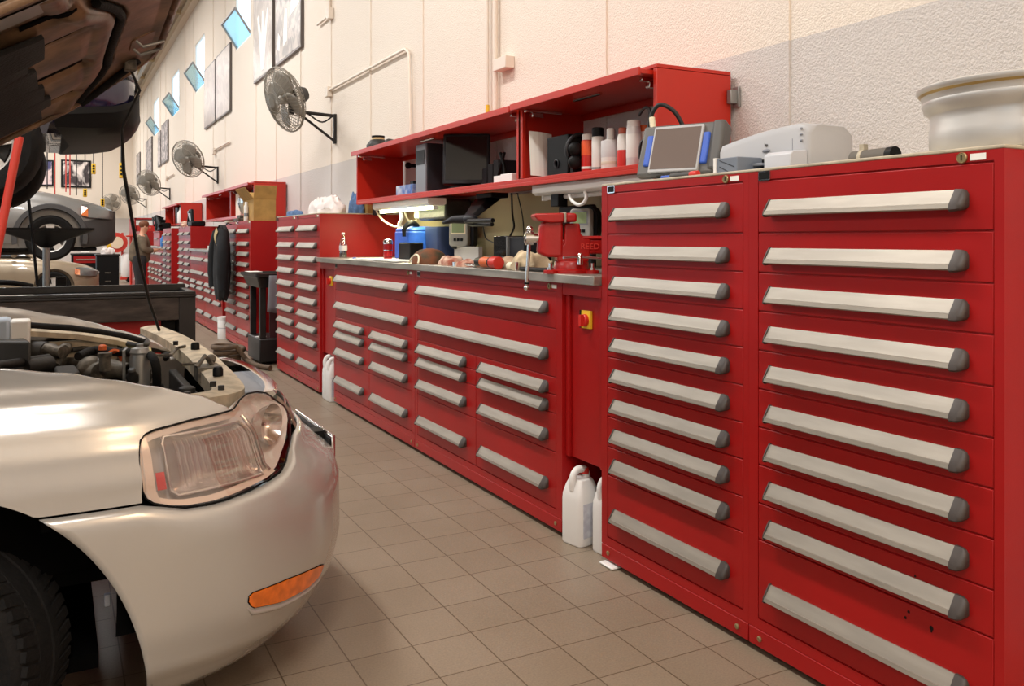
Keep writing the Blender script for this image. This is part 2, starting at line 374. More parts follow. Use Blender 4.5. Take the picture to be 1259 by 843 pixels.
for a, b, h0, h1 in ((.05, .87, .115, .80), (.87, BW - .04, .985, 1.665)):
    for (z0, z1, hz) in ((.612, .69, .664), (.53, .612, .583), (.36, .53, .45), (.112, .36, .232)): bench_rows.append((a, b, z0, z1, hz, h0, h1))
T0 = drawer_unit('drawer_cabinet', TW, tall_rows, 1.512, 'tall red ten-drawer cabinet nearest the viewer, under the wheel rim', 'cabinet', 'tall red drawer cabinets')
T0.location = (FX, 1.235, 0)
dup(T0, (FX, 2.0715, 0), 'tall red ten-drawer cabinet between the bench and the nearest cabinet, scan tool on top')
dup(T0, (FX, 7.105, 0), 'tall red ten-drawer cabinet beside the far end of the near workbench, under white cloth', scale=(1, .945, 1))
dup(T0, (FX, 7.897, 0), 'tall red ten-drawer cabinet just right of the black roller stand', scale=(1, .945, 1))
B0 = drawer_unit('bench_drawer_cabinet', BW, bench_rows, 1.112, 'low red bench drawer cabinet under the vise end of the near workbench', 'cabinet', 'low red bench cabinets', stile=(.05, .04))
B0.location = (FX, 3.216, 0)
gs = MB()
for px_, py_, r_ in ((1145, 772, .006), (1117, 752, .004), (1113, 759, .004), (1125, 708, .003), (1145, 776, .003)):
    q = at(px_, py_, X=FX - .0008); gs.lathe([(r_, 0), (r_*.9, .0006)], (-.0005, q.y - 1.235, q.z), (-1, 0, 0), 10)
part('grease_spots', gs, 'black', T0)
dup(B0, (FX, 4.955, 0), 'low red bench drawer cabinet under the far half of the near workbench')
# far runs
for yy, s, lb in ((9.99, .96, 'tall red cabinet behind the black roller stand, cardboard box on top'), (10.795, .96, 'tall red cabinet with the black jacket hanging at its front'),
                  (14.9, .9, 'tall red cabinet just beyond the middle workbench'), (15.655, .9, 'second tall red cabinet beyond the middle workbench, next to the gap'),
                  (17.5, .86, 'tall red cabinet with a narrow front beyond the gap in the far run'), (18.22, .86, 'tall red cabinet right of the standing man'),
                  (24.6, .95, 'distant tall red cabinet behind the standing man'), (25.4, .95, 'most distant tall red cabinet by the far wall')):
    dup(T0, (FX, yy, 0), lb, scale=(1, s, 1))
dup(B0, (FX, 11.85, 0), 'low red bench drawer cabinet left of the black jacket, nearer half of the middle workbench', scale=(1, .87, 1))
dup(B0, (FX, 13.37, 0), 'low red bench drawer cabinet at the far half of the middle workbench', scale=(1, .87, 1))
dup(B0, (FX, 19.0, 0), 'low red bench drawer cabinet at which the man stands', scale=(1, .86, 1))
dup(B0, (FX, 20.5, 0), 'low red bench drawer cabinet beyond the standing man', scale=(1, .86, 1))
# worktops and top boards
def slab(name, y0, y1, z0, z1, m, label, cat, x0=FX - .03, x1=FX + D + .005, bevel=.003):
    return single(name, MB().box(x0, x1, y0, y1, z0, z1), m, label, cat, bevel=bevel)
slab('cabinet_top', 1.233, 2.906, 1.5125, 1.522, 'tan', 'thin tan board topping the two nearest tall red cabinets', 'board', x0=FX - .001)
slab('cabinet_top', 7.105, 8.686, 1.5125, 1.522, 'tan', 'thin tan board topping the cabinets under the white cloth bundle', 'board', x0=FX - .001)
wt = slab('worktop', 2.914, 7.088, 1.1125, 1.150, 'steel', 'stainless steel worktop of the near workbench with the red vise', 'worktop', x0=FX - .035)
wl = MB().box(FX - .0365, FX - .035, 2.916, 2.945, 1.1135, 1.149)
part('edge_sticker', wl.mv(*(-wt.location)), 'white', wt).name = 'edge_sticker'
slab('worktop', 11.6, 14.88, 1.1125, 1.150, 'steel', 'steel worktop of the middle workbench beside the black jacket', 'worktop')
slab('worktop', 18.96, 22.0, 1.1125, 1.150, 'steel', 'steel worktop of the distant workbench in front of the man', 'worktop')
# switch panels at both ends of the near bench
def switch_panel(y0, y1, label, sy):
    r = thing('switch_panel', ((2.0 + 2.1)/2, (y0 + y1)/2, .36), label, 'panel', 'red switch panels')
    b = MB().box(FX + .03, FX + .2, y0, y1, .36, 1.06); b.box(FX + .001, FX + .2, y0, y1, 1.06, 1.111)
    b.box(FX + .016, FX + .03, y0, y0 + .03, .36, 1.06); b.box(FX + .016, FX + .03, y1 - .03, y1, .36, 1.06)
    part('panel', b, 'red', r, bevel=.002)
    x = FX + .03
    pl = part('switch_plate', MB().box(x - .012, x, sy - .035, sy + .035, .925, 1.0), 'yellow', r, bevel=.002)
    k = MB().lathe([(.026, 0), (.026, .012), (.022, .016)], (x - .012, sy, .96), (-1, 0, 0), 18); k.box(x - .042, x - .026, sy - .008, sy + .008, .936, .984)
    part('rotary_knob', k, 'redlens', pl, smooth=40)
    part('switch_frame', MB().box(x - .014, x - .004, sy + .036, sy + .045, .925, 1.0), 'black', r)
switch_panel(2.914, 3.213, 'recessed red panel with yellow rotary switch between vise bench and tall cabinet', 3.055)
switch_panel(6.693, 7.098, 'recessed red panel with yellow rotary switch at the far end of the near bench', 6.86)
p = MB().box(FX + .03, FX + .2, 11.605, 11.845, .36, 1.06).box(FX + .001, FX + .2, 11.605, 11.845, 1.06, 1.111)
single('filler_panel', p, 'red', 'narrow recessed red panel behind the hanging black jacket, white drum below', 'panel', bevel=.002)

# ================================================================== OVERHEAD HUTCHES
def hutch(y0, y1, ydivs, label, doors, arm=True):
    XF, XB = 2.25, 2.66; z0, z1 = 1.595, 2.045
    r = thing('overhead_shelf_cabinet', (XF, y0, z0), label, 'cabinet', 'overhead red shelf cabinets')
    for k, yy in enumerate([y0, y1 - .025]):
        zb = 1.527 if k == 0 and arm else z0
        part('side_panel', MB().box(XF, XB, yy, yy + .025, zb, z1 - .018), 'red_lit', r, bevel=.002)
    for yy in ydivs:
        part('divider', MB().box(XF, XB, yy - .012, yy + .012, z0 + .036, z1 - .018).box(XF, XF + .02, yy - .035, yy + .035, z0 + .036, z1 - .018), 'red_lit', r, bevel=.002)
    part('top_panel', MB().box(XF, XB, y0, y1, z1 - .016, z1).box(XB - .015, XB, y0 + .03, y1 - .03, z1 - .075, z1 - .016), 'red_lit', r, bevel=.002)
    part('shelf', MB().box(XF, XB, y0 + .026, y1 - .026, z0 + .014, z0 + .034).box(XF - .002, XF + .016, y0 + .026, y1 - .026, z0 - .006, z0 + .014), 'red_lit', r, bevel=.002)
    for (a, b, xo) in doors:
        d = part('flip_door', MB().box(XF - xo, XB - .03, a, b, z1 - .042, z1 - .0225).box(XF - xo - .012, XF - xo, a, b, z1 - .05, z1 - .014), 'red_lit', r, bevel=.002)
        for yy in (a + .07, b - .06):
            part('hinge_arm', MB().box(XF - .01, XF + .22, yy - .01, yy + .012, z1 - .06, z1 - .043).box(XF + .03, XF + .1, yy - .012, yy + .02, z1 - .085, z1 - .06), 'chrome', d, bevel=.003)
        part('door_pull', MB().tube([(XF + .05, (a+b)/2 + .12, z1 - .05), (XF + .05, (a+b)/2 - .12, z1 - .05)], .008, 8), 'chrome', d)
    return r
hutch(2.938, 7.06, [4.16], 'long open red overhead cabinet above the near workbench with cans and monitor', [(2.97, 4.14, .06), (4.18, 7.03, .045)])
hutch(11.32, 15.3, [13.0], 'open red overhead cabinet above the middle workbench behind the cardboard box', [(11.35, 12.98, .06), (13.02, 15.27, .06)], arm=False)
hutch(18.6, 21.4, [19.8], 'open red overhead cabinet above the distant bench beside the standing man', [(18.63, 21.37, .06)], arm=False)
# bracket bolting the near hutch to the wall
b = MB().box(2.63, 2.679, 2.905, 2.932, 1.90, 1.96).box(2.665, 2.679, 2.895, 2.932, 1.885, 1.975)
single('wall_bracket', b, 'greymetal', 'small grey bracket between overhead cabinet end and wall', 'bracket', bevel=.003)
# ================================================================== FOREGROUND CAR (nose towards the cabinets, bonnet open)
def lerp(t, pts):
    if t <= pts[0][0]: return pts[0][1]
    for (a, b), (c, d) in zip(pts, pts[1:]):
        if t <= c:
            u = (t-a)/(c-a); u = u*u*(3-2*u)*.5 + u*.5
            return b + (d-b)*u
    return pts[-1][1]
def lin(t, pts):
    if t <= pts[0][0]: return pts[0][1]
    for (a, b), (c, d) in zip(pts, pts[1:]):
        if t <= c: return b + (d-b)*(t-a)/(c-a)
    return pts[-1][1]
NZ = [(.09,.66),(.13,.735),(.19,.80),(.27,.852),(.36,.87),(.52,.868),(.58,.85),(.62,.80),(.66,.755),(.74,.725),(.82,.66),(.9,.58),(1.0,.5)]
WZ = [(.09,.76),(.14,.80),(.2,.838),(.3,.85),(.5,.85),(.6,.848),(.68,.843),(.76,.832),(.82,.815),(.88,.785),(.93,.74),(.97,.68),(1.0,.6)]
YC = 3.2
def skin(s, z, off=0.0):
    N = lerp(z, NZ) + off; Wd = lerp(z, WZ) + off; m = s > 1
    if m: s = 2 - s
    if s <= 0: x, y = s, Wd
    else:
        t = (1-s)*PI/2; x = N*max(math.cos(t), 0)**(2/2.6); y = Wd*max(math.sin(t), 0)**(2/2.6)
    return Vector((x, YC + (y if m else -y), z))
AX, AZ, AR = -.2, .30, .385
FT = [(-1.2,.985),(-.6,.985),(-.3,.98),(-.123,.97),(0,.954),(.09,.931),(.2,.905),(.326,.867),(.38,.835),(.405,.8165)]
HB = [(.111,.665),(.1135,.645),(.124,.629),(.15,.614),(.178,.606),(.235,.603),(.29,.608),(.40,.622),(.47,.635),(.53,.653),(.58,.677),(.63,.708),(.67,.74),(.70,.771)]
HTp = [(.111,.73),(.1135,.755),(.12,.78),(.135,.795),(.157,.803),(.25,.8135),(.404,.816),(.46,.835),(.518,.843),(.58,.838),(.63,.826),(.671,.805),(.70,.771)]
def fender_bottom(s):
    if s < -.035:
        q = 1 - ((s + .253)/.46)**2
        return .10 + .6*math.sqrt(q) if q > 0 else .10
    if s <= .104: return .634
    if s <= .112: return .634 + (s-.104)/.008*.05
    return lin(s, HTp) + .007 if s > .1135 else .70
car = thing('car', (-.2, YC, 0), 'champagne beige car with its bonnet open, parked nose towards the red cabinets', 'car')
def frange(a, b, n): return [a + (b-a)*i/n for i in range(n+1)]
FS = frange(-1.2, -.72, 6)[:-1] + frange(-.72, -.66, 8)[:-1] + frange(-.66, -.06, 30)[:-1] + frange(-.06, .10, 12)[:-1] + frange(.10, .125, 12)[:-1] + frange(.125, .405, 26)
def mirror(s, on): return 2 - s if on else s
for far in (False, True):
    cols = []
    for s in FS:
        zb, zt = fender_bottom(s), lerp(s, FT)
        if s > .4: zb = zt - .001
        zb = min(zb, zt - .0008)
        zf = min(zb, .634) if s >= -.035 else zb
        c = [skin(mirror(s, far), zb, -.02)] + [skin(mirror(s, far), max(zb, zf + (zt - zf)*k/30)) for k in range(31)]
        e = c[-1]; sg = -1 if far else 1; fd = max(0., min(1, (.405 - s)/.1))
        if far:
            up = .02 + .05*max(0, min(1, (.2 - s)/.4))
            c += [e + Vector((0, -.015*fd, up*.6*fd)), e + Vector((0, -.03*fd, up*fd)), e + Vector((0, -.055*fd, up*.92*fd)), e + Vector((0, -.075*fd, up*.55*fd)), e + Vector((0, -.08*fd, -.02*fd))]
        else:
            c += [e + Vector((0, .022*fd, .002*fd)), e + Vector((0, .06*fd, -.012*fd)), e + Vector((0, .085*fd, -.028*fd)), e + Vector((0, .09*fd, -.06*fd))]
        cols.append(c)
    part('fender', MB().grid(cols), 'beige', car, smooth=50)
# bumper skin with the wheel-arch cut-out at both ends
def sx(X, z):
    if X <= 0: return X
    return 1 - math.acos(min(1, (X/lerp(z, NZ))**1.3))*2/PI
def ALs(z): return sx(-.253 + .46*math.sqrt(1 - min(1, (z - .10)/.6)**2), z)
BT = [(-.04,.6285),(.10,.6285),(.112,.627),(.124,.621),(.15,.606),(.178,.598),(.235,.595),(.29,.60),(.40,.614),(.47,.627),(.53,.645),(.58,.668),(.63,.694),(.68,.70),(1.0,.70)]
def BTs(s): return lin(s if s <= 1 else 2 - s, BT)
rows = []
us = [0,.01,.025,.045,.07,.1,.13,.16,.2,.24,.28,.33,.38,.43,.48,.54,.6,.66,.72,.78,.84,.9,.95,1]
NV = 30
for j in range(NV + 1):
    v = j/NV; r_ = []
    for u in us + [2 - q for q in us[-2::-1]]:
        uu = u if u <= 1 else 2 - u
        zz = .10 + (.628 - .10)*v
        s = ALs(zz) + (1 - ALs(zz))*uu
        z = .10 + (BTs(s) - .10)*v
        q = skin(s if u <= 1 else 2 - s, z, .013*(1 - math.exp(-max(0, BTs(s) - z)/.018)))
        r_.append(q)
    rows.append(r_)
front = part('bumper', MB().grid(rows), 'beige', car, smooth=60)
front.modifiers.new('sol', 'SOLIDIFY').thickness = .012; front.modifiers['sol'].offset = -1
# dark liner behind the shut lines
def ltop(s): s = s if s <= 1 else 2 - s; return (lin(s, HB) if s < .70 else .70) - .022 if s > .112 else .60
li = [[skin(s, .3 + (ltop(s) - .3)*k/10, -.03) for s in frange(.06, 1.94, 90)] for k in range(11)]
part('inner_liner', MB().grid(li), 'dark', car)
lf = [[skin(s, z, -.026) for s in frange(-.6, .112, 20)] for z in (.60, .63, .66)]
lf = MB().grid([[skin(s, z, -.022) for s in frange(-.03, .14, 12)] for z in (.59, .62, .64, .66)])
part('shut_line_strip', lf, 'dark', car)
# amber side marker
mk_b = [(.288,.318),(.293,.305),(.305,.294),(.387,.276),(.5,.271),(.55,.277),(.572,.288),(.578,.30)]
mk_t = [(.288,.328),(.295,.336),(.40,.333),(.5,.321),(.56,.309),(.578,.302)]
def lens_patch(sb, st, s0, s1, n, off, nz=6, bulge=0):
    cols = []
    for s in frange(s0, s1, n):
        a, b = lin(s, sb), max(lin(s, st), lin(s, sb) + .0005)
        cols.append([skin(s, a, -.02)] + [skin(s, a + (b-a)*k/nz, off + bulge*math.sin(PI*k/nz)*math.sin(PI*min(1, max(0, (s-s0)/(s1-s0)))) ) for k in range(nz+1)] + [skin(s, b, -.02)])
    return MB().grid(cols)
mo = part('side_marker_surround', lens_patch([(s, z - .0025) for s, z in mk_b], [(s, z + .0025) for s, z in mk_t], .2865, .5795, 30, .0138), 'dark', car)
part('side_marker', lens_patch(mk_b, mk_t, .288, .578, 30, .0165), 'orange', car, smooth=50)
ridge = MB().tube([skin(s, lin(s, mk_b) - .014, .011) for s in frange(.29, .572, 20)], [.003] + [.008]*19 + [.003], 8)
part('bumper_crease', ridge, 'beige', car, smooth=60)
# ---------------- headlamps
M['lampback'] = mat('lamp_housing', (224, 216, 210), .5, .05)
M['lampframe'] = mat('lamp_frame_beige', (226, 208, 194), .3, .2, coat=.5)
M['lampchrome'] = mat('lamp_reflector', (214, 208, 204), .16, .85)
M['flute'] = clear_mat('fluted_lens', (244, 240, 238), .28, .06)
for far in (False, True):
    mm = lambda s: mirror(s, far)
    hs = [.111,.1135,.117,.124,.135,.15,.17] + frange(.19, .70, 30)
    def hp(off, nz, a0=0, a1=1, ss=hs, dz=0.0):
        cols = []
        for s in ss:
            b, t = lin(s, HB) + dz, max(lin(s, HTp) - dz, lin(s, HB) + dz + .0006)
            cols.append([skin(mm(s), b + (t-b)*(a0 + (a1-a0)*k/nz), off(s, k/nz) if callable(off) else off) for k in range(nz+1)])
        return MB().grid(cols)
    h = part('headlamp', hp(lambda s, q: -.004 - .051*max(0, min(1, (s - .12)/.04, (.70 - s)/.12))*min(1, min(q, 1 - q)/.15 + .25), 20, ss=[s for s in hs if s > .116]), 'lampback', car, smooth=60)
    if far: continue
    part('lamp_lens', hp(.002, 12), 'lens', h, smooth=60)
    # black gasket round the lens
    per = [skin(mm(s), lin(s, HB) - .004, -.002) for s in hs] + [skin(mm(s), lin(s, HTp) + .004, -.002) for s in hs[::-1]]
    part('lamp_gasket', MB().tube(per + per[:1],   .0026, 6), 'black', h, smooth=60)
    # body-coloured frame behind the lens edge
    cols = []
    for s in frange(.1135, .45, 40):
        b, t = lin(s, HB), lin(s, HTp)
        cols.append((s, b, t))
    fm = MB().grid([[skin(s, b + .001, -.006), skin(s, b + .016, -.010)] for s, b, t in cols]).grid([[skin(s, t - .001, -.006), skin(s, t - .018, -.012)] for s, b, t in cols])
    fm.grid([[skin(s, lin(max(s, .114), HB) + (lin(max(s, .114), HTp) - lin(max(s, .114), HB))*k/10, -.006) for k in range(11)] for s in (.1125, .118, .126, .136)])
    part('lamp_frame', fm, 'lampframe', h, smooth=60)
    # main reflector bowl: rectangular dish with fluted glass in front
    def dish(s0, s1, zlo, zhi, depth, n=14, rim=.0):
        g = []
        for i in range(n+1):
            a = i/n; rr = []
            for k in range(n+1):
                q = k/n; e = 1 - max(abs(2*a-1), abs(2*q-1))**4
                rr.append(skin(mm(s0 + (s1-s0)*a), zlo + (zhi-zlo)*q + (.0 if True else 0), -.016 - depth*e))
            g.append(rr)
        return MB().grid(g)
    part('reflector', dish(.17, .415, .632, .786, .03), 'lampchrome', h, smooth=50)
    fl = []
    for i in range(121):
        a = i/120; s = .19 + (.40 - .19)*a
        fl.append([skin(mm(s), .648 + (.772 - .648)*k/10, -.014 + .007*abs(math.sin(a*PI*15))) for k in range(11)])
    part('fluted_glass', MB().grid(fl), 'flute', h)
    ho = []
    for k in range(37):
        z = .632 + .024*k/36
        ho.append([skin(mm(s), z, -.011 + .0025*abs(math.sin(k/36*PI*7))) for s in frange(.185, .40, 20)])
    part('ribbed_edge', MB().grid(ho), 'flute', h)
    rim = [skin(mm(s), .635, -.008) for s in frange(.175, .405, 14)] + [skin(mm(.415), .65 + .12*k/6, -.008) for k in range(7)] + [skin(mm(s), .786, -.008) for s in frange(.405, .175, 14)] + [skin(mm(.165), .77 - .12*k/6, -.008) for k in range(7)]
    part('reflector_rim', MB().tube(rim + rim[:1], .0045, 6), 'lampchrome', h, smooth=60)
    part('corner_reflector', MB().grid([[skin(mm(s), z, -.009) for z in frange(.655, .70, 3)] for s in frange(.14, .158, 3)]), 'redlens', h)
    # round high-beam bowl
    cc = skin(mm(.545), .748, -.04); nn = (skin(mm(.545), .748, .05) - cc).normalized()
    part('high_beam_bowl', MB().lathe([(.006, -.03), (.03, -.022), (.05, .0), (.062, .03)], cc, nn, 28, cap=False), 'lampchrome', h, smooth=60)
    part('bulb', MB().lathe([(.009, -.03), (.009, .0), (.005, .008)], cc, nn, 12), 'chrome', h, smooth=60)
    vs = MB().tube([skin(mm(.435), z, -.006) for z in frange(.64, .80, 8)], .006, 6)
    part('lamp_divider', vs, 'lampchrome', h, smooth=60)
# ---------------- grille, chrome strip and number plate frame
gr = MB(); n = 30
arc = lambda z, off=0: [skin(s, z, off) for s in frange(.72, 1.28, n)]
gm = part('grille', MB().grid([arc(.70, -.02), arc(.76, -.03), arc(.80, -.04)]), 'black', car)
bars = MB()
for z in (.715, .74, .765): bars.tube(arc(z, -.012), .006, 6)
part('grille_bars', bars, 'chrome', gm, smooth=60)
part('grille_corner', MB().grid([[skin(s, z, -.004) for z in frange(.70, .795, 5)] for s in frange(.70, .745, 5)]), mat('brown_plastic', (122, 98, 82), .4), gm)
top_arc = [skin(s, .80, -.012) for s in frange(.70, 1.30, n)]
ta = MB().ring([[p + Vector((0, 0, 0)), p + Vector((.012, 0, .012)), p + Vector((.002, 0, .022)), p + Vector((-.03, 0, .02)), p + Vector((-.03, 0, 0))] for p in top_arc])
part('grille_top_strip', ta, 'chrome', gm, smooth=50)
pf = MB()
px = .845
pf.box(px, px + .012, 2.96, 3.46, .475, .605)
pl = part('number_plate_holder', pf, 'black', car, bevel=.004)
fr = MB().tube([(px + .014, 2.955, .47), (px + .014, 2.955, .61), (px + .014, 3.465, .61), (px + .014, 3.465, .47), (px + .014, 2.955, .47)], .007, 8)
part('plate_frame', fr, 'chrome', pl, smooth=60)
part('number_plate', MB().box(px + .012, px + .0145, 2.965, 3.455, .478, .602), 'redlens', pl)
part('bracket', MB().box(.78, px, 3.02, 3.1, .56, .62), 'black', pl)
# ---------------- wheel, steered towards the viewer
def wheel(parent, c, R, wd, steer, axis_deg=0, n=44, tread=True, rim='rimalloy', name='wheel', spokes=5, face=1):
    prof = [(R*.60, -wd*.42), (R*.66, -wd*.5), (R*.9, -wd*.53), (R*.965, -wd*.46), (R, -wd*.34), (R, wd*.34), (R*.965, wd*.46), (R*.9, wd*.53), (R*.66, wd*.5), (R*.60, wd*.42)]
    t = MB().lathe(prof + [prof[0]], (0, 0, 0), (0, 1, 0), n, cap=False)
    if tread:
        for k in range(54):
            a = 2*PI*k/54
            for sgn in (-1, 1):
                b = MB().box(-.012, .012, sgn*wd*.16, sgn*wd*.49, R - .012, R + .003); b.xf(rot('Z', sgn*16)); b.xf(Matrix.Rotation(a, 4, 'Y')); t.add(b.v, b.f)
        for yy in (-.03, .03): t.lathe([(R, yy - .012), (R + .005, yy - .01), (R + .005, yy + .01), (R, yy + .012)], (0, 0, 0), (0, 1, 0), n, cap=False)
    MX = Matrix.Translation(c) @ rot('Z', steer)
    w_ = part(name, t.xf(MX), 'rubber', parent, smooth=35)
    r_ = MB().lathe([(R*.62, -wd*.46*face), (R*.58, -wd*.40*face), (R*.55, -wd*.1*face), (R*.55, wd*.4*face)], (0, 0, 0), (0, 1, 0), n, cap=False)
    for k in range(spokes):
        a = 2*PI*k/spokes
        b = MB().prism([(-R*.11, 0), (R*.11, 0), (R*.17, R*.57), (-R*.17, R*.57)], -wd*.34*face, -wd*.22*face, 'y'); b.xf(Matrix.Rotation(a, 4, 'Y')); r_.add(b.v, b.f)
    r_.lathe([(R*.0, -wd*.38*face), (R*.15, -wd*.38*face), (R*.18, -wd*.2*face)], (0, 0, 0), (0, 1, 0), 16)
    part('rim', r_.xf(MX), rim, w_, smooth=40)
    part('brake_disc', MB().lathe([(R*.5, -.01), (R*.5, .01)], (0, 0, 0), (0, 1, 0), 24).xf(MX), 'grime', w_)
    return w_
wheel(car, (-.27, 2.56, .27), .295, .2, -30)
wheel(car, (-.25, 3.85, .295), .295, .2, -30, tread=False)
# wheel-arch liner
al = [[(-.253 + .475*math.cos(a), yy, .10 + .615*math.sin(a)) for a in frange(math.radians(0), math.radians(180), 30)] for yy in (2.385, 2.6, 2.95)]
mb = MB().grid(al); mb.prism([(-.253 + .475*math.cos(a), .10 + .615*math.sin(a)) for a in frange(math.radians(25), math.radians(155), 20)], 2.94, 2.95, 'y')
part('wheel_arch_liner', mb, 'dark', car)
part('liner_clip', MB().box(.11, .125, 2.42, 2.44, .365, .395), 'mgrey', car, bevel=.003)
# ---------------- body behind (cowl, screen base, sills) so that the car is whole just outside the frame
body = MB().box(-1.25, -1.19, 2.42, 3.98, .2, .93); body.box(-1.2, .1, 2.5, 3.9, .18, .22)
part('floor_pan', body, 'dark', car)
# ---------------- engine bay
eb = MB().box(-1.19, .46, 2.52, 3.88, .40, .44); eb.grid([[(-1.19, 2.46, .44), (.3, 2.52, .44)], [(-1.19, 2.46, .9), (.3, 2.5, .78)]])
part('engine_bay_tray', eb, 'dark', car)
part('inner_wing', MB().box(-1.15, .22, 3.80, 3.83, .44, .90), 'beige2', car)
part('bulkhead', MB().box(-1.19, -1.14, 2.5, 3.9, .44, .95), 'beige2', car)
def zt(px, py, z): return at(px, py, Z=z)
# radiator support beam (near arm, front beam, far arm), from the tracing on its height
beam = [zt(186, 402, .885), zt(214, 414, .87), zt(240, 431, .855), zt(262, 452, .84), zt(276, 468, .828), zt(280, 478, .822), zt(262, 484, .826), zt(238, 488, .836)]
def strip(pts, wdt, th, dz=0):
    pts = catmull([Vector(p) for p in pts], 5); loops = []
    for i, p in enumerate(pts):
        d = pts[min(i+1, len(pts)-1)] - pts[max(i-1, 0)]; d.z = 0; d.normalize(); n_ = Vector((-d.y, d.x, 0))
        loops.append([p + n_*wdt/2, p + n_*wdt/2 - Vector((0, 0, th)), p - n_*wdt/2 - Vector((0, 0, th)), p - n_*wdt/2, p - n_*wdt*.2 + Vector((0, 0, .008)), p + n_*wdt*.2 + Vector((0, 0, .008))])
    return MB().ring(loops)
rs = part('radiator_support', strip(beam, .10, .05), 'beige2', car, smooth=40)
for p in (zt(240, 427, .87), zt(268, 458, .85)):
    part('rubber_stop', MB().lathe([(.017, -.01), (.017, .012), (.013, .02), (.0, .02)], p, (0, 0, 1), 12), 'black', rs, smooth=40)
bl = MB()
for p in (zt(262, 471, .85), zt(230, 484, .85), zt(216, 421, .885), zt(272, 476, .84)): bl.lathe([(.01, -.01), (.01, .006), (.0, .006)], p, (0, 0, 1), 8)
part('support_bolts', bl, 'grime', rs, smooth=40)
# wing edge beyond: slim far-side gutter
part('gutter_shade_line', MB().tube([skin(2 - s, lerp(s, FT)) + Vector((0, -.10, .005)) for s in frange(-.6, .3, 20)], .012, 8), 'rubber', car, smooth=60)  # black tube added as the shadow line along the lip
part('gutter_flange', strip([skin(2 - s, lerp(s, FT)) + Vector((0, -.14, -.012)) for s in frange(-.6, .28, 12)], .05, .02), 'beige2', car, smooth=40)
# grey cover behind the grille
cp = [zt(285, 457, .80), zt(318, 455, .80), zt(336, 480, .80), zt(296, 482, .80)]
cv = MB().add([p for p in cp] + [p - Vector((0, 0, .02)) for p in cp], [(0,1,2,3),(7,6,5,4),(0,4,5,1),(1,5,6,2),(2,6,7,3),(3,7,4,0)])
part('radiator_cover', cv, 'mgrey', car, bevel=.004)
part('latch', MB().box(.44, .52, 3.17, 3.28, .80, .85).tube([(.44, 3.2, .85), (.47, 3.22, .885), (.5, 3.25, .85)], .008, 8).tube([(.4, 3.3, .85), (.5, 3.35, .84), (.55, 3.25, .83)], .006, 6).ball((.5, 3.28, .865), .018), 'alloy', car, smooth=40)
part('radiator', MB().box(.40, .43, 2.72, 3.68, .45, .78), 'grime', car, bevel=.005)
# engine
def ep(name, mb, m, **k): return part(name, mb, m, car, **k)
eb_ = MB().box(-.9, -.05, 2.95, 3.55, .5, .72).box(-.8, -.15, 3.0, 3.45, .72, .78)
ep('engine_block', eb_, 'grime', bevel=.02)
p0, p1 = zt(-40, 421, .90), zt(57, 431, .88)
ep('air_intake_duct', MB().tube([p0, p1], .034, 16), 'duct', smooth=60)
ep('air_box', MB().prism([zt(-40, 412, .93)[:2], zt(25, 412, .93)[:2], zt(38, 421, .93)[:2], zt(-40, 421, .93)[:2]], .78, .935, 'z'), 'duct', bevel=.01)
ep('intake_collar', MB().lathe([(.03, 0), (.03, .03), (.022, .045), (.022, .07)], p1, (p1 - p0), 14), 'alloy', smooth=50)
ep('coolant_neck', MB().tube([zt(66, 452, .82), zt(70, 440, .85), zt(78, 430, .88), zt(82, 427, .88)], [.026, .026, .024, .02], 14), 'alloy', smooth=60)
ep('throttle_pipe', MB().lathe([(.022, 0), (.022, .10), (.024, .10), (.024, .13), (.018, .13), (.017, .02)], zt(80, 446, .82), (.9, -.25, 0), 14), 'alloy', smooth=50)
ep('metal_shield', MB().prism([zt(66, 450, .83)[:2], zt(92, 448, .83)[:2], zt(98, 455, .83)[:2], zt(88, 461, .83)[:2], zt(70, 459, .83)[:2]], .74, .83, 'z'), 'duct', bevel=.008)
th = zt(112, 452, .82)
ep('thermostat_housing', MB().ball(th, .05, (1, .9, .9)).lathe([(.045, -.05), (.05, .0), (.04, .03)], th + Vector((.02, -.02, -.02)), (.4, -.9, .1), 14).lathe([(.02, 0), (.02, .03), (.026, .035), (.026, .05)], th + Vector((-.05, -.03, -.03)), (-.3, -1, 0), 10), 'alloy', smooth=50)
sn = zt(140, 452, .82)
ep('open_hose_stub', MB().lathe([(.036, -.03), (.036, .035), (.031, .06), (.031, .10), (.024, .10), (.022, .0)], sn - Vector((.03, -.02, 0)), (.75, -.66, -.1), 20), 'alloy', smooth=50)
ep('stub_bore', MB().lathe([(.022, .02), (.022, .075)], sn - Vector((.03, -.02, 0)), (.75, -.66, -.1), 16), 'dark')
ep('copper_ring', MB().lathe([(.028, -.012), (.036, -.012), (.036, .012), (.028, .012), (.028, -.012)], zt(141, 441, .85), (.5, -.8, .5), 20, cap=False), 'copper', smooth=50)
cn = zt(172, 446, .84)
ep('drier_canister', MB().lathe([(.036, -.2), (.036, .02), (.034, .03), (.034, .036), (.036, .04), (.03, .055), (.012, .06), (.012, .07)], cn, (0, 0, 1), 18), 'greymetal', smooth=40)
ep('canister_bracket', MB().tube([cn + Vector((-.055, -.01, -.2)), cn + Vector((-.055, -.01, .05)), cn + Vector((-.045, .0, .06))], .006, 6), 'greymetal')
ep('washer_tank', MB().prism([zt(150, 428, .85)[:2], zt(186, 430, .85)[:2], zt(187, 438, .85)[:2], zt(152, 437, .85)[:2]], .845, .866, 'z'), mat('yellowed_plastic', (206, 196, 128), .45), bevel=.012)
a_ = at(6, 400, Y=3.7); ep('fluid_reservoir', MB().box(a_.x - .08, a_.x + .02, 3.66, 3.76, .80, a_.z + .03), mat('bluish_plastic', (176, 190, 206), .4), bevel=.015)
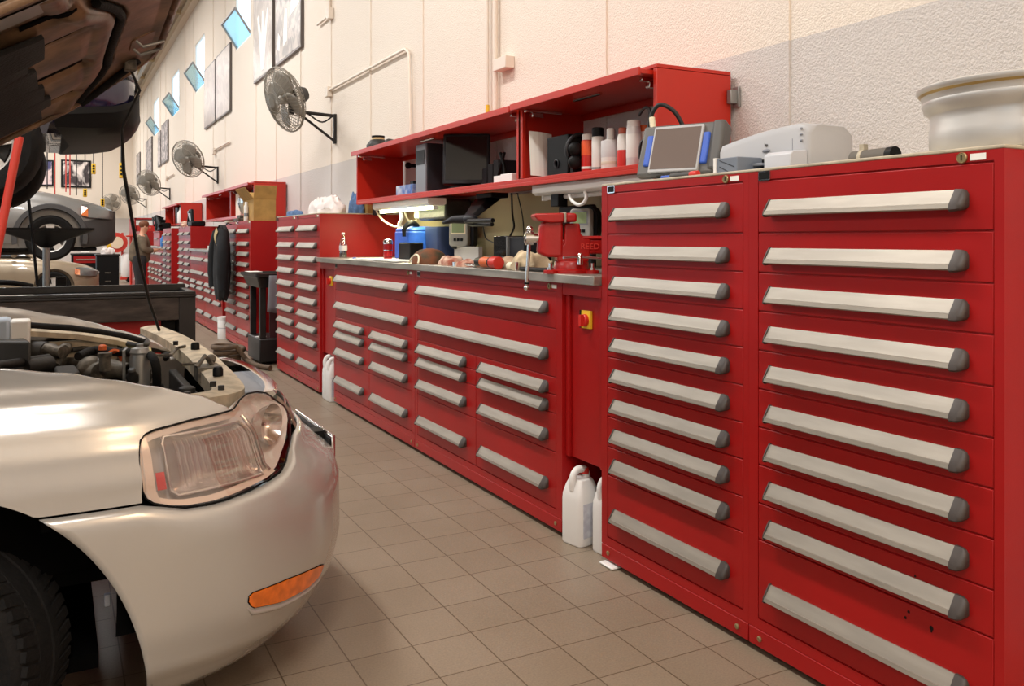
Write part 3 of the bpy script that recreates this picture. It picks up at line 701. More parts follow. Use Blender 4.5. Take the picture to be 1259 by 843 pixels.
a_ = at(24, 400, Y=3.7); ep('white_label_box', MB().box(a_.x - .03, a_.x + .035, 3.66, 3.76, .80, a_.z + .022), 'white', bevel=.008)
pk = [zt(62, 406, .90), zt(95, 418, .87)]
ep('strut_brace', MB().tube([zt(54, 419, .86), zt(61, 405, .90), zt(94, 418, .87)], .008, 6), 'greymetal').name = 'strut_brace'
ep('fuse_box', MB().prism([zt(66, 404, .89)[:2], zt(118, 408, .89)[:2], zt(140, 418, .89)[:2], zt(94, 417, .89)[:2]], .80, .885, 'z'), 'black2', bevel=.008)
ep('fuse_box_edge', MB().tube([zt(62, 403, .90), zt(118, 409, .90), zt(142, 420, .89)], .006, 6), 'beige2')
ep('brake_line', MB().tube([zt(36, 419, .88), zt(60, 421, .88), zt(100, 419, .88), (zt(150, 422, .88)), zt(174, 425, .88), zt(181, 420, .88), zt(172, 414, .88)], .012, 8, smooth_pts=4), 'cable', smooth=60)
ep('upper_hose', MB().tube([zt(96, 438, .86), zt(118, 430, .87), zt(145, 433, .87), zt(178, 434, .87), zt(191, 446, .85), zt(193, 480, .74)], .016, 10, smooth_pts=5), 'rubber', smooth=60)
ep('vacuum_hose', MB().tube([zt(88, 430, .87), zt(104, 428, .87), zt(120, 431, .86), zt(130, 436, .85), zt(100, 436, .85)], .009, 8, smooth_pts=5), 'duct', smooth=60)
ep('lower_hose', MB().tube([zt(-20, 452, .86), zt(20, 446, .86), zt(40, 443, .86), zt(60, 440, .86)], .016, 10, smooth_pts=5), 'grime', smooth=60)
ep('alternator_cover', MB().tube([zt(30, 452, .84), zt(62, 447, .84)], .03, 12), 'grime', smooth=60)
ep('yellow_cap', MB().lathe([(.014, 0), (.014, .015), (.008, .02)], zt(126, 430, .89), (0, 0, 1), 10), 'copper', smooth=40)
ep('oil_filler', MB().lathe([(.02, -.04), (.02, .01), (.025, .01), (.025, .025)], zt(129, 442, .86), (0, 0, 1), 12), 'alloy', smooth=40)
ep('radiator_cap', MB().lathe([(.026, -.02), (.026, .012), (.02, .016)], zt(230, 481, .80), (0, 0, 1), 14), 'grime', smooth=40)
ep('fan_shroud', MB().prism([zt(196, 432, .78)[:2], zt(236, 436, .78)[:2], zt(262, 470, .78)[:2], zt(250, 474, .78)[:2], zt(226, 446, .78)[:2], zt(200, 444, .78)[:2]], .45, .77, 'z'), 'dark', bevel=.01)
ep('wire_loom', MB().tube([zt(-20, 463, .84), zt(40, 460, .80), zt(80, 462, .78), zt(130, 470, .76), zt(200, 475, .72)], .012, 8, smooth_pts=4), 'grime')
ep('wire_loom', MB().tube([zt(186, 436, .86), zt(210, 437, .85), zt(218, 428, .86), zt(228, 425, .87)], .006, 6), 'alloy')
ep('wire_loom', MB().tube([zt(204, 436, .82), zt(206, 450, .76), zt(212, 462, .72)], .014, 8), 'grime')
random.seed(3)
for k in range(16):
    q = zt(random.uniform(0, 190), random.uniform(426, 462), random.uniform(.76, .83))
    a = MB().box(-.03, .03, -.025, .025, -.03, .02) if k % 3 else MB().lathe([(.02, -.03), (.022, .0), (.014, .012), (.014, .03)], (0, 0, 0), (random.uniform(-.5, .5), random.uniform(-.8, .2), .6), 12)
    a.xf(Matrix.Translation(q) @ rot('Z', random.uniform(0, 90)))
    ep('bracket', a, random.choice(['grime', 'alloy', 'duct', 'grime']), bevel=.006)
# ---------------- bonnet, raised: hinge at the screen, seen from below
HY0, HWd = 2.94, .69
def hood_nose(Y): return .345 - .30*min(1, abs((Y - HY0)/HWd))**10
HN = Vector((.52, .045, -.853)).normalized()
def hood_pt(x, Y, d=0.0):
    v = (Y - HY0)/HWd; xn = hood_nose(Y); x = min(x, xn)
    z = 1.973 + .611*(x - .255) - .086*(Y - 3.2) - .03*abs(v)**6
    if x < -.55: z -= .25*(x + .55)**2
    return Vector((x, Y, z)) + HN*d
def hood_grid(dfun, xs, v0, v1, nv, back=0.0):
    return [[hood_pt(x, HY0 + HWd*v, dfun(x, HY0 + HWd*v)) for v in frange(v0, v1, nv)] for x in xs]
hxs = frange(-1.1, 0, 20)[:-1] + frange(0, .345, 70)
hd = part('bonnet', MB().grid(hood_grid(lambda x, Y: -.03, hxs, -1, 1, 60)), 'beige', car, smooth=60)
def chan(Y): return lin(Y, [(2.2, .02), (2.45, .05), (2.59, .11), (2.70, .155), (2.79, .174), (2.95, .166), (3.157, .158), (3.27, .16), (3.38, .145), (3.49, .11), (3.63, .06)])
SLOTS = [(2.50, -.03, .045), (2.72, -.05, .062), (3.12, -.03, .08), (3.44, -.025, .055)]
def inner(x, Y):
    d = 0.0
    for ys, a, b in SLOTS:
        w_ = abs(Y - ys)/.035
        if w_ < 1 and x < b + .03: d -= .018*(1 - w_**2)*min(1, (b + .03 - x)/.03)
    for ys in (2.61, 2.92, 3.28):
        w_ = abs(Y - ys)/.15
        if w_ < 1 and x < .12: d += .016*(1 - w_**2)*min(1, (.12 - x)/.06)
    w_ = abs(x - chan(Y))/.02
    if w_ < 1: d -= .026*(1 - w_**2)
    w_ = abs(x - chan(Y) + .045)/.035
    if w_ < 1: d += .012*(1 - w_**2)
    e = hood_nose(Y) - x
    if e < .03: d -= .02*(1 - e/.03)
    elif e < .06: d += .01*(1 - (e - .03)/.03)
    v = abs((Y - HY0)/HWd)
    if v > .94: d -= .02*(v - .94)/.06
    return d
part('inner_panel', MB().grid(hood_grid(inner, frange(-1.05, -.1, 30)[:-1] + frange(-.1, .343, 120), -.99, .99, 120)), 'underhood', hd, smooth=50)
edge = [hood_pt(x, HY0 - HWd, -.01) for x in frange(-1.1, .04, 16)] + [hood_pt(9, HY0 + HWd*v, -.01) for v in frange(-1, 1, 60)] + [hood_pt(x, HY0 + HWd, -.01) for x in frange(.04, -1.1, 16)]
part('bonnet_hem', MB().tube(edge, .014, 6), 'underhood', hd, smooth=60)
def pad_front(v): return -.045 if v < -.28 else -.085 if v < -.18 else -.065 if v < .1 else -.05 if v < .42 else -.03 if v < .6 else -.06
pad = [[hood_pt(-1.0 + (pad_front(v) + 1.0)*u, HY0 + HWd*v, .03 + .004*math.sin(v*9)*math.sin(u*20)) for v in frange(-.62, .74, 68)] for u in frange(0, 1, 16)]
part('insulation_pad', MB().grid(pad), 'pad', hd, smooth=60, sol=.012)
sl = []
for ys, a, b in SLOTS:
    m_ = MB().ring([[hood_pt(x, ys + w_*.017*(1 if b - x > .02 else .5), inner(x, ys) + .010) for w_ in (-1, -.4, .4, 1)] for x in frange(a - .05, b, 12)], False, False)
    part('rib_slot', m_, 'dark', hd, sol=.003)
part('hood_seal', MB().tube([hood_pt(chan(Y), Y, .0) for Y in frange(2.56, 3.58, 60)], .0135, 8), 'rubber', hd, smooth=60)
part('edge_seal', MB().tube([hood_pt(x, Y, .012) for x, Y in ((.26, 3.40), (.2, 3.47), (.14, 3.54), (.08, 3.585))], .012, 8, smooth_pts=4), 'rubber', hd, smooth=60)
part('light_side_flange', MB().grid([[hood_pt(x, Y, .004 + .02*(2.42 - Y)) for Y in frange(2.27, 2.42, 4)] for x in frange(-.8, .0, 20)]), 'greymetal', hd, smooth=60)
k0 = hood_pt(.262, 3.19, 0); ku = (hood_pt(.30, 3.19, 0) - hood_pt(.2, 3.19, 0)).normalized(); kv = Vector((0, 1, -.086)).normalized(); kd = HN
lp = [k0 - kv*.05 - ku*.03, k0 - kv*.05 - ku*.02 + kd*.03, k0 - kv*.045 + ku*.05 + kd*.04, k0 + kv*.045 + ku*.05 + kd*.04, k0 + kv*.05 - ku*.02 + kd*.03, k0 + kv*.05 - ku*.03]
part('striker_loop', MB().tube(lp, .006, 8), 'greymetal', hd, smooth=60)
part('striker_plate', MB().prism(rrect(.09, .14, .02), -.003, .004, 'z').xf(Matrix.Translation(k0) @ Matrix(((ku.x, kv.x, kd.x, 0), (ku.y, kv.y, kd.y, 0), (ku.z, kv.z, kd.z, 0), (0, 0, 0, 1)))), 'underhood', hd, bevel=.002)
# bonnet stay
q = [at(px_, py_, Y=y_) for px_, py_, y_ in ((160, 84, 3.40), (172, 111, 3.44), (150, 158, 3.5), (152, 210, 3.57), (171, 320, 3.70), (184, 372, 3.78), (196, 406, 3.83))]
part('bonnet_stay', MB().tube(q, [.005, .005, .005, .007, .007, .0065, .006], 8), 'cable', car, smooth=60)
q0 = q[0]; part('stay_clip', MB().box(q0.x - .02, q0.x + .02, q0.y - .02, q0.y + .02, q0.z - .01, q0.z + .03), 'alloy', car, bevel=.004)
# ================================================================== VISE
BT_Z = 1.150; SH = 1.629; TC = 1.522
vz = thing('bench_vise', (1.98, 3.27, BT_Z), 'large red bench vise bolted to the near end of the steel worktop', 'vise')
VM = Matrix.Translation((1.985, 3.27, BT_Z)) @ rot('Z', 180 - 22)     # local +x points to the aisle, z up from the worktop
def vp(name, mb, m, **k): return part(name, mb.xf(VM), m, vz, **k)
def bar_w(poly, w, w2=None):   # side profile (x,z) extruded across the jaw
    return MB().prism(poly, -w, w, 'y')
M['vred'] = mat('red_cast_iron', (172, 18, 14), .36, coat=.1, bump=.05, bscale=60)
bs = vp('swivel_base', MB().lathe([(.088, 0), (.088, .014), (.08, .02), (.076, .05), (.07, .056)], (-.04, 0, 0), (0, 0, 1), 30), 'vred', smooth=40)
for a in (20, 140, 260):
    c_ = Vector((-.04 + .105*math.cos(math.radians(a)), .105*math.sin(math.radians(a)), 0))
    part('lug', MB().lathe([(.032, 0), (.032, .012), (.026, .016)], c_, (0, 0, 1), 16).xf(VM), 'vred', bs, smooth=40)
    part('lug_bolt', MB().lathe([(.014, .016), (.014, .026), (.008, .026), (.008, .045)], c_, (0, 0, 1), 8).xf(VM), 'chrome', bs)
fx = MB().prism([(-.11, .052), (.03, .052), (.03, .10), (.0, .13), (-.005, .22), (-.07, .22), (-.075, .17), (-.12, .15), (-.12, .11)], -.045, .045, 'y')
fx.box(-.24, .03, -.038, .038, .085, .15); fx.box(-.2, -.08, -.048, .048, .150, .165)
vp('static_body', fx, 'vred', bevel=.012, seg=3)
vp('jaw', bar_w([(-.05, .225), (-.05, .262), (-.002, .265), (-.002, .225)], .088), 'vred', bevel=.01, seg=3)
mj = MB()
mj.ring([[(.004, -.05, .07), (.004, .05, .07), (.004, .05, .24), (.004, -.05, .24)], [(.075, -.05, .072), (.075, .05, .072), (.08, .042, .235), (.08, -.042, .235)], [(.115, -.032, .09), (.115, .032, .09), (.105, .03, .21), (.105, -.03, .21)]])
mj.box(-.02, .1, -.036, .036, .085, .14)
vp('movable_jaw', mj, 'vred', bevel=.012, seg=3)
vp('jaw', bar_w([(.004, .225), (.004, .265), (.13, .262), (.135, .25), (.12, .232), (.06, .222)], .07), 'vred', bevel=.008, seg=3)
vp('jaw_insert', MB().box(-.003, .005, -.088, .088, .222, .268), 'steel', bevel=.001)
sc_ = vp('screw', MB().lathe([(.022, .10), (.022, .13), (.03, .13), (.03, .165), (.02, .17)], (0, 0, .155), (1, 0, 0), 18), 'chrome', smooth=40)
p_ = Vector((.148, .0, .155)); dr = Vector((.05, -.06, -1)).normalized()
part('handle_bar', MB().tube([p_ - dr*.035, p_ + dr*.215], .0085, 12).ball(p_ - dr*.04, .015).ball(p_ + dr*.22, .013).xf(VM), 'chrome', sc_, smooth=60)
part('handle_ring', MB().lathe([(.012, -.004), (.012, .004)], p_ + dr*.2, dr, 12).xf(VM), 'black', sc_)
lk = vp('swivel_lock', MB().lathe([(.012, 0), (.012, .045), (.008, .05)], (-.06, .098, .04), (0, 0, 1), 12), 'chrome', smooth=40)
part('lock_bar', MB().tube([(-.06, .10, .075), (.02, .15, .072)], .005, 8).tube([(-.06, .10, .075), (-.22, .06, .06)], .006, 8).xf(VM), 'chrome', lk, smooth=60)
LT = text_mb('REED', .036, VM @ Matrix.Translation((-.115, .047, .118)) @ Matrix(((-1, 0, 0, 0), (0, 0, 1, 0), (0, 1, 0, 0), (0, 0, 0, 1))), .0012)
part('raised_letters', LT, mat('worn_red', (222, 70, 58), .4), vz)
# ================================================================== THINGS ON THE STEEL WORKTOP
def zy(px, X, z): y = yat(px, X); return Vector((X, y, z))
def pxw(px0, px1, X): return abs(yat(px0, X) - yat(px1, X))
def lathe_thing(name, p, segs, label, cat, group=None, n=20):
    # segs: list of (part name, material, profile)
    r = thing(name, p, label, cat, group)
    for nm, m, prof in segs: part(nm, MB().lathe(prof, p, (0, 0, 1), n), m, r, smooth=40)
    return r
p = zy(422, 2.08, BT_Z)
lathe_thing('soda_bottle', p, [('bottle', clear_mat('clear_plastic', (236, 232, 230), .15), [(.03, 0), (.033, .01), (.031, .05), (.033, .10), (.028, .135), (.012, .175), (.011, .19)]),
    ('drink', 'cola', [(.028, .004), (.030, .02), (.029, .06), (.029, .062)]), ('label', mat('silver_label', (196, 190, 200), .4), [(.0315, .055), (.0335, .06), (.0335, .095), (.033, .098)]),
    ('cap', 'white', [(.0135, .188), (.0135, .203), (.012, .205)])], 'small clear plastic bottle of dark drink at the far end of the worktop', 'bottle')
p = zy(477, 2.12, BT_Z)
lathe_thing('travel_mug', p, [('body', mat('red_metallic', (170, 24, 32), .25, .5), [(.028, 0), (.03, .005), (.033, .06), (.033, .066)]), ('band', 'chrome', [(.0338, .066), (.0338, .074)]), ('sleeve', mat('red_metallic_2', (150, 20, 28), .25, .5), [(.033, .074), (.034, .115), (.034, .116)]),
    ('lid', 'chrome', [(.035, .116), (.036, .135), (.03, .145), (.03, .149), (.012, .152)]), ('grip', 'black', [(.0345, .02), (.0345, .024)])], 'red metal travel mug with chrome lid on the worktop', 'mug')
def papers(name, x0, x1, y0, y1, z, n, label, m='paper', tilt=3):
    r = MB()
    rng = random.Random(int(y0*100))
    for k in range(n):
        b = MB().box(x0, x1, y0, y1, 0, .0022); c = Matrix.Translation(((x0+x1)/2, (y0+y1)/2, 0)); b.xf(Matrix.Translation((0, 0, z + .0003 + k*.0025)) @ c @ rot('Z', rng.uniform(-tilt, tilt)) @ c.inverted()); r.add(b.v, b.f)
    return single(name, r, m, label, 'paper')
papers('paper_stack', 1.95, 2.2, yat(508, 2.05), yat(446, 2.05), BT_Z, 4, 'loose white papers on the worktop in front of the red travel mug', tilt=6)
single('pen_cap', MB().lathe([(.014, 0), (.014, .012), (.010, .016)], zy(436, 1.96, BT_Z), (0, 0, 1), 12), 'blue', 'tiny blue cap at the far end of the worktop edge', 'cap', smooth=40)
single('speaker_box', MB().box(2.15, 2.25, yat(504, 2.15), yat(490, 2.15), BT_Z, BT_Z + .125), 'black', 'small black box in front of the blue jug', 'box', bevel=.006)
# blue jug
p = Vector((2.42, 6.1, BT_Z)); jr = thing('blue_jug', p, 'big blue plastic jug with black spout under the lit tube lamp', 'jug')
part('body', MB().prism([(p.x + a, p.y + b) for a, b in rrect(.26, .34, .05)], BT_Z, BT_Z + .21, 'z').ring([[(p.x + a*s, p.y + b*s, z) for a, b in rrect(.26, .34, .05)] for s, z in ((1, BT_Z + .21), (.9, BT_Z + .235), (.6, BT_Z + .245))]), 'blue', jr, bevel=.01, smooth=40)
part('spout', MB().tube([(p.x - .04, p.y - .1, BT_Z + .245), (p.x - .09, p.y - .12, BT_Z + .27), (p.x - .15, p.y - .13, BT_Z + .235), (p.x - .155, p.y - .13, BT_Z + .17)], [.022, .022, .018, .014], 10, smooth_pts=4), 'black', jr, smooth=60)
p2_ = Vector((2.5, 5.785, BT_Z))
single('blue_bin', MB().ring([[(p2_.x + a*s, p2_.y + b*s, z) for a, b in rrect(.2, .26, .03)] for s, z in ((.92, BT_Z), (1, BT_Z + .24), (.95, BT_Z + .24), (.88, BT_Z + .02))]), mat('dark_blue_plastic', (28, 44, 84), .5), 'dark blue open bin behind the blue jug', 'bin', smooth=30)
# visor / dome
p = zy(528, 2.02, BT_Z); r = thing('welding_cap', p, 'dark green domed cap with pale curved brim on the worktop', 'cap')
part('crown', MB().lathe([(.11, 0), (.108, .03), (.092, .062), (.06, .085), (.02, .094), (0, .095)], p, (0, 0, 1), 26), mat('olive_cloth', (62, 62, 44), .8, var=(120, 70, 40), nscale=14), r, smooth=60)
part('brim', MB().tube([p + Vector((-.112 + .02*math.sin(a), -.02 + .075*math.cos(a), .006 + .05*math.sin(a))) for a in frange(0, PI, 16)], .006, 8), 'cream', r, smooth=60)
from mathutils import noise as _nz
def N3(v): return _nz.noise(v)
def blob(name, p, rx, ry, rz, m, label, cat, group=None, seed=1, amp=.25, n=40):
    rng = random.Random(seed); mb = MB(); ph = [rng.uniform(0, 6) for _ in range(6)]; loops = []
    for j in range(15):
        v = j/14; L = []
        for k in range(n):
            a = 2*PI*k/n; q = 1 + amp*(math.sin(2*a + ph[0])*.4 + math.sin(3*a + ph[1] + 2*v)*.35 + math.sin(5*a + ph[2] + v*3)*.3)
            rr = math.cos(v*PI/2)**.6 + .02
            L.append((p[0] + rx*rr*q*math.cos(a), p[1] + ry*rr*q*math.sin(a), p[2] + rz*(math.sin(v*PI/2)**.8)*(1 + amp*math.sin(3*a + ph[3])*.5*(1 - v))))
        L = [(x + .22*rx*N3(Vector((x, y, z))*16 + Vector((seed, 0, 0))), y + .22*rx*N3(Vector((x, y, z))*16 + Vector((0, seed, 7))), max(p[2], z + (.45*rz if 0 < j else 0)*N3(Vector((x, y, z))*18 + Vector((3, 0, seed))))) for x, y, z in L]
        loops.append(L)
    return single(name, mb.ring(loops), m, label, cat, group, smooth=60)
blob('shop_rag', zy(553, 2.02, BT_Z), .05, .14, .045, 'rag', 'stained rag next to the green cap on the worktop', 'rag', 'rags on the worktop', 3)
blob('shop_rag', zy(574, 2.0, BT_Z), .05, .13, .035, 'rag', 'red spotted rag beside the orange flashlight', 'rag', 'rags on the worktop', 5)
blob('shop_rag', zy(628, 2.06, BT_Z), .06, .09, .055, mat('tan_rag', (206, 176, 146), .95, noise=.2, nscale=18), 'crumpled tan rag in front of the black box', 'rag', 'rags on the worktop', 8)
blob('shop_rag', zy(652, 2.06, BT_Z), .08, .10, .085, mat('pale_rag', (222, 200, 164), .95, noise=.2, nscale=18), 'pale draped rag left of the vise base', 'rag', 'rags on the worktop', 11)
# flashlight
a, b = zy(586, 1.97, BT_Z + .032), zy(613, 1.96, BT_Z + .032); u = (b - a).normalized(); L = (b - a).length
r = thing('flashlight', (a + b)/2 - Vector((0, 0, .032)), 'orange and black flashlight lying on the worktop edge', 'flashlight')
part('grip', MB().lathe([(.018, 0), (.022, .01), (.024, L*.3)], a, u, 16), 'black', r, smooth=40)
part('barrel', MB().lathe([(.026, L*.3), (.028, L*.36), (.026, L*.66)], a, u, 16), 'copper', r, smooth=40)
part('collar', MB().lathe([(.027, L*.66), (.027, L*.74)], a, u, 16), 'black', r, smooth=40)
part('head', MB().lathe([(.03, L*.74), (.0315, L*.8), (.0315, L), (.026, L*1.01), (.0, L*1.012)], a, u, 20), 'redlens', r, smooth=40)
a = zy(560, 1.96, BT_Z + .012); single('ratchet', MB().tube([a, a + Vector((.02, -.22, 0))], .009, 8).lathe([(.018, -.012), (.018, .012)], a, (0, 0, 1), 12), 'chrome', 'chrome ratchet lying along the worktop edge by the rags', 'tool', smooth=40)
single('socket', MB().lathe([(.022, 0), (.022, .04), (.016, .04), (.016, .02)], zy(634, 1.97, BT_Z), (0, 0, 1), 14), 'chrome', 'chrome socket standing beside the tan rag', 'tool', smooth=40)
single('tape_roll', MB().lathe([(.02, -.022), (.02, .022)], zy(629, 1.95, BT_Z + .02), (0, 1, 0), 14), 'cream', 'small cream tape roll on the worktop edge', 'tape', smooth=40)
a = zy(640, 1.96, BT_Z + .01); single('pry_bar', MB().tube([a, a + Vector((.03, -.28, .0))], .01, 8), 'toolblack', 'dark pry bar lying on the worktop left of the vise', 'tool', smooth=40)
# black device boxes
y0, y1 = yat(648, 2.35), yat(612, 2.35)
r = thing('electronic_box', (2.4, (y0+y1)/2, BT_Z), 'black electronic box with silver strip and cables behind the tan rag', 'box')
part('base', MB().box(2.28, 2.5, y0 - .02, y1 + .05, BT_Z, BT_Z + .05), 'black', r, bevel=.008)
part('case', MB().box(2.33, 2.48, y0, y0 + (y1-y0)*.48, BT_Z + .05, BT_Z + .16), 'black2', r, bevel=.004)
part('case', MB().box(2.32, 2.48, y0 + (y1-y0)*.52, y1, BT_Z + .05, BT_Z + .17), mat('gloss_black', (14, 14, 16), .12, coat=.5), r, bevel=.004)
part('silver_strip', MB().box(2.315, 2.48, y0 + (y1-y0)*.485, y0 + (y1-y0)*.515, BT_Z + .05, BT_Z + .165), 'greymetal', r)
# battery tester on the back wall + holder
def tester(px, X, z0, label, dark, w=.2, h=.25, yaw=35):
    p = zy(px, X, z0); r = thing('battery_tester', p, label, 'meter')
    MX = Matrix.Translation(p) @ rot('Z', yaw)
    part('holder', MB().prism([(a, b + h*.5) for a, b in rrect(w*1.35, h*1.2, .05)], .012, .07, 'x').xf(MX @ rot('Z', 0)), dark, r, bevel=.006)
    f = part('case', MB().prism([(a, b + h*.5) for a, b in rrect(w, h, .02)], -.03, .012, 'x').xf(MX), mat('tester_grey', (150, 148, 142), .5), r, bevel=.006)
    part('display', MB().box(-.033, -.03, -w*.34, w*.34, h*.5, h*.88).xf(MX), 'greenscreen', f)
    part('display_bezel', MB().box(-.0315, -.029, -w*.40, w*.40, h*.45, h*.92).xf(MX), 'cream' if dark == 'black2' else 'mgrey', f)
    for k in range(3): part('button', MB().box(-.036, -.03, -w*.25 + k*w*.18, -w*.25 + k*w*.18 + w*.12, h*.2, h*.3).xf(MX), 'black', f, bevel=.001)
    return r
tester(566, 2.5, BT_Z + .10, 'grey tester with pale display against the wall under the black arm', 'black2', .15, .19)
single('tester_sheet', MB().box(2.49, 2.52, yat(590, 2.5), yat(560, 2.5), BT_Z, BT_Z + .10), mat('grey_paper', (176, 172, 172), .8), 'grey instruction sheet stand below the tester', 'sheet', bevel=.002)
tester(716, 2.36, BT_Z + .155, 'grey tester with dark display on a black panel behind the vise', 'black', .115, .15, 32)
p = zy(716, 2.45, BT_Z); single('black_board', MB().box(2.435, 2.465, yat(735, 2.47), yat(693, 2.47), BT_Z, BT_Z + .33), 'black', 'black panel standing behind the vise', 'panel', bevel=.01)
single('glow_board', MB().box(2.664, 2.669, 2.95, 7.05, 1.151, 1.594), mat('lamp_glow_olive', (186, 174, 134), .7), 'added board on the wall, lamp glow in its colour, between worktop and long shelf', 'board')  # added board; the lamp's glow on the wall is put into its colour
# swing arm under the shelf
p = zy(600, 2.42, 1.589)
r = thing('swing_arm', p - Vector((0, 0, .22)), 'black jointed arm hanging under the long shelf', 'arm')
q0 = zy(604, 2.42, 1.588); q1 = zy(600, 2.36, 1.47); q2 = zy(578, 2.2, 1.42); q3 = zy(545, 2.1, 1.40)
part('clamp', MB().box(q0.x - .06, q0.x + .06, q0.y - .12, q0.y + .1, 1.555, 1.588), 'black', r, bevel=.006)
part('upper_arm', MB().ring([[q0 + Vector((-.05, -.06, -.03)), q0 + Vector((-.05, .14, -.03)), q0 + Vector((.05, .14, -.03)), q0 + Vector((.05, -.06, -.03))], [q2 + Vector((-.03, -.04, .0)), q2 + Vector((-.03, .06, .0)), q2 + Vector((.04, .06, .02)), q2 + Vector((.04, -.04, .02))]]), 'black', r, bevel=.008)
part('joint', MB().ball(q2, .04, (1.1, 1.6, .8)), 'black2', r, smooth=60)
part('fore_arm', MB().tube([q2, q2*.4 + q3*.6 + Vector((0, 0, .012)), q3], [.03, .024, .01], 10), 'black2', r, smooth=60)
part('prong', MB().tube([q2 + Vector((-.02, .05, -.01)), zy(606, 2.15, 1.405)], .013, 8), 'black', r, smooth=60)
part('prong', MB().tube([q2 + Vector((.02, .05, -.03)), zy(605, 2.2, 1.385)], .013, 8), 'black', r, smooth=60)
# strip lamps under the shelf
def strip_lamp(y0, y1, label, lit):
    r = thing('strip_lamp', (2.33, (y0+y1)/2, 1.53), label, 'lamp', 'lamps under the long shelf')
    part('housing', MB().prism([(2.28, 1.5885), (2.28, 1.548), (2.30, 1.535), (2.40, 1.535), (2.42, 1.548), (2.42, 1.5885)], y0, y1, 'y'), 'white', r, bevel=.003)
    part('tube', MB().tube([(2.345, y0 + .03, 1.5225), (2.345, y1 - .03, 1.5225)], .0125, 10), 'tube' if lit else 'white', r, smooth=60)
    for yy in (y0 + .015, y1 - .035): part('tube_socket', MB().box(2.33, 2.36, yy, yy + .02, 1.508, 1.536), 'white', r, bevel=.002)
strip_lamp(yat(526, 2.28), yat(458, 2.28), 'lit strip lamp under the far end of the long shelf', True)
strip_lamp(2.975, yat(654, 2.28), 'unlit white strip lamp under the near end of the long shelf', False)
single('lamp_plug', MB().box(2.35, 2.42, yat(458, 2.3) + .01, yat(452, 2.3) + .03, 1.50, 1.588), 'black', 'black plug box at the far end of the lit strip lamp', 'plug', bevel=.005)
def cord(name, pts, r, m, label, cat='cable', n=6): return single(name, MB().tube(pts, r, n, smooth_pts=6), m, label, cat, smooth=60)
cord('hanging_cable', [zy(463, 2.34, 1.53), zy(470, 2.36, 1.46), zy(482, 2.4, 1.41), zy(490, 2.42, 1.40)], .009, 'cream', 'cream cord sagging from the lit strip lamp')
cord('hanging_cable', [zy(493, 2.36, 1.528), zy(494, 2.4, 1.47), zy(491, 2.44, 1.42), zy(495, 2.46, 1.40)], .014, 'white', 'thick white cord hanging behind the lit strip lamp')
cord('hanging_cable', [zy(497, 2.4, 1.53), zy(501, 2.46, 1.46), zy(506, 2.5, 1.44), zy(512, 2.5, 1.45)], .007, 'cream', 'thin cream cord looping above the blue jug')
single('junction_box', MB().box(2.44, 2.56, yat(517, 2.44), yat(509, 2.44), 1.46, 1.56), mat('pale_green_plastic', (198, 206, 170), .5), 'pale box with plugs right of the lamp cords', 'box', bevel=.006)
single('cable_tray', MB().box(2.42, 2.63, yat(560, 2.5), yat(526, 2.5), 1.44, 1.588), 'grime', 'dark clutter tray under the middle of the long shelf', 'tray', bevel=.02)
cord('wall_cable', [zy(629, 2.55, 1.588), zy(630, 2.6, 1.46), zy(632, 2.62, 1.38), zy(627, 2.6, 1.32), zy(625, 2.45, 1.31)], .007, 'cable', 'black cable running down the wall to the black box')
cord('wall_cable', [zy(636, 2.55, 1.588), zy(642, 2.62, 1.46), zy(644, 2.62, 1.35), zy(644, 2.6, 1.25), zy(646, 2.6, 1.16)], .004, 'cable', 'thin dark cable on the wall left of the vise')
cord('wall_cable', [zy(594, 2.45, 1.38), zy(597, 2.5, 1.31), zy(604, 2.5, 1.285), zy(612, 2.42, 1.27)], .004, 'cable', 'thin dark cable from the tester to the black box')
cord('headset_hook', [zy(700, 2.3, 1.525), zy(704, 2.3, 1.49), zy(711, 2.3, 1.472), zy(718, 2.3, 1.48), zy(721, 2.3, 1.51), zy(719, 2.3, 1.533)], .009, 'white', 'white curved hook under the unlit strip lamp', 'hook', 8)
single('lamp_transformer', MB().box(2.3, 2.36, yat(686, 2.3), yat(677, 2.3), 1.47, 1.5345), 'black', 'small black transformer under the unlit strip lamp', 'box', bevel=.004)
# ================================================================== THINGS ON THE LONG SHELF
y0, y1 = yat(524, 2.29), yat(512, 2.29)
r = thing('computer_tower', (2.46, (y0+y1)/2, SH), 'charcoal computer tower standing on the long shelf left of the monitor', 'computer')
part('case', MB().box(2.30, 2.60, y0, y1, SH, SH + .345), mat('charcoal_case', (40, 40, 45), .45), r, bevel=.004)
part('bezel', MB().box(2.285, 2.30, y0, y1, SH, SH + .345), 'mgrey', r, bevel=.005)
part('drive_bay', MB().box(2.282, 2.286, y0 + .02, y1 - .02, SH + .2, SH + .3), 'black2', r)
c_ = at(573, 196, X=2.40); MX = Matrix.Translation((c_.x, c_.y, SH)) @ rot('Z', 58)
r = thing('monitor', (c_.x, c_.y, SH), 'black flat monitor with a dark screen on the long shelf', 'monitor')
mw, mh = .31, .335
TM = MX @ Matrix.Translation((0, 0, .035)) @ rot('Y', 6)
part('back_shell', MB().box(0, .05, -mw/2, mw/2, 0, mh).xf(TM), 'black', r, bevel=.01)
fr = part('bezel', MB().box(-.012, 0, -mw/2, mw/2, 0, mh).xf(TM), 'black2', r, bevel=.006)
part('screen', MB().box(-.0135, -.012, -mw/2 + .018, mw/2 - .018, .028, mh - .016).xf(TM), 'screen', fr)
part('stand', MB().box(-.05, .09, -.1, .1, .0005, .015).box(.03, .05, -.03, .03, .01, .1).xf(MX), 'black', r, bevel=.004)
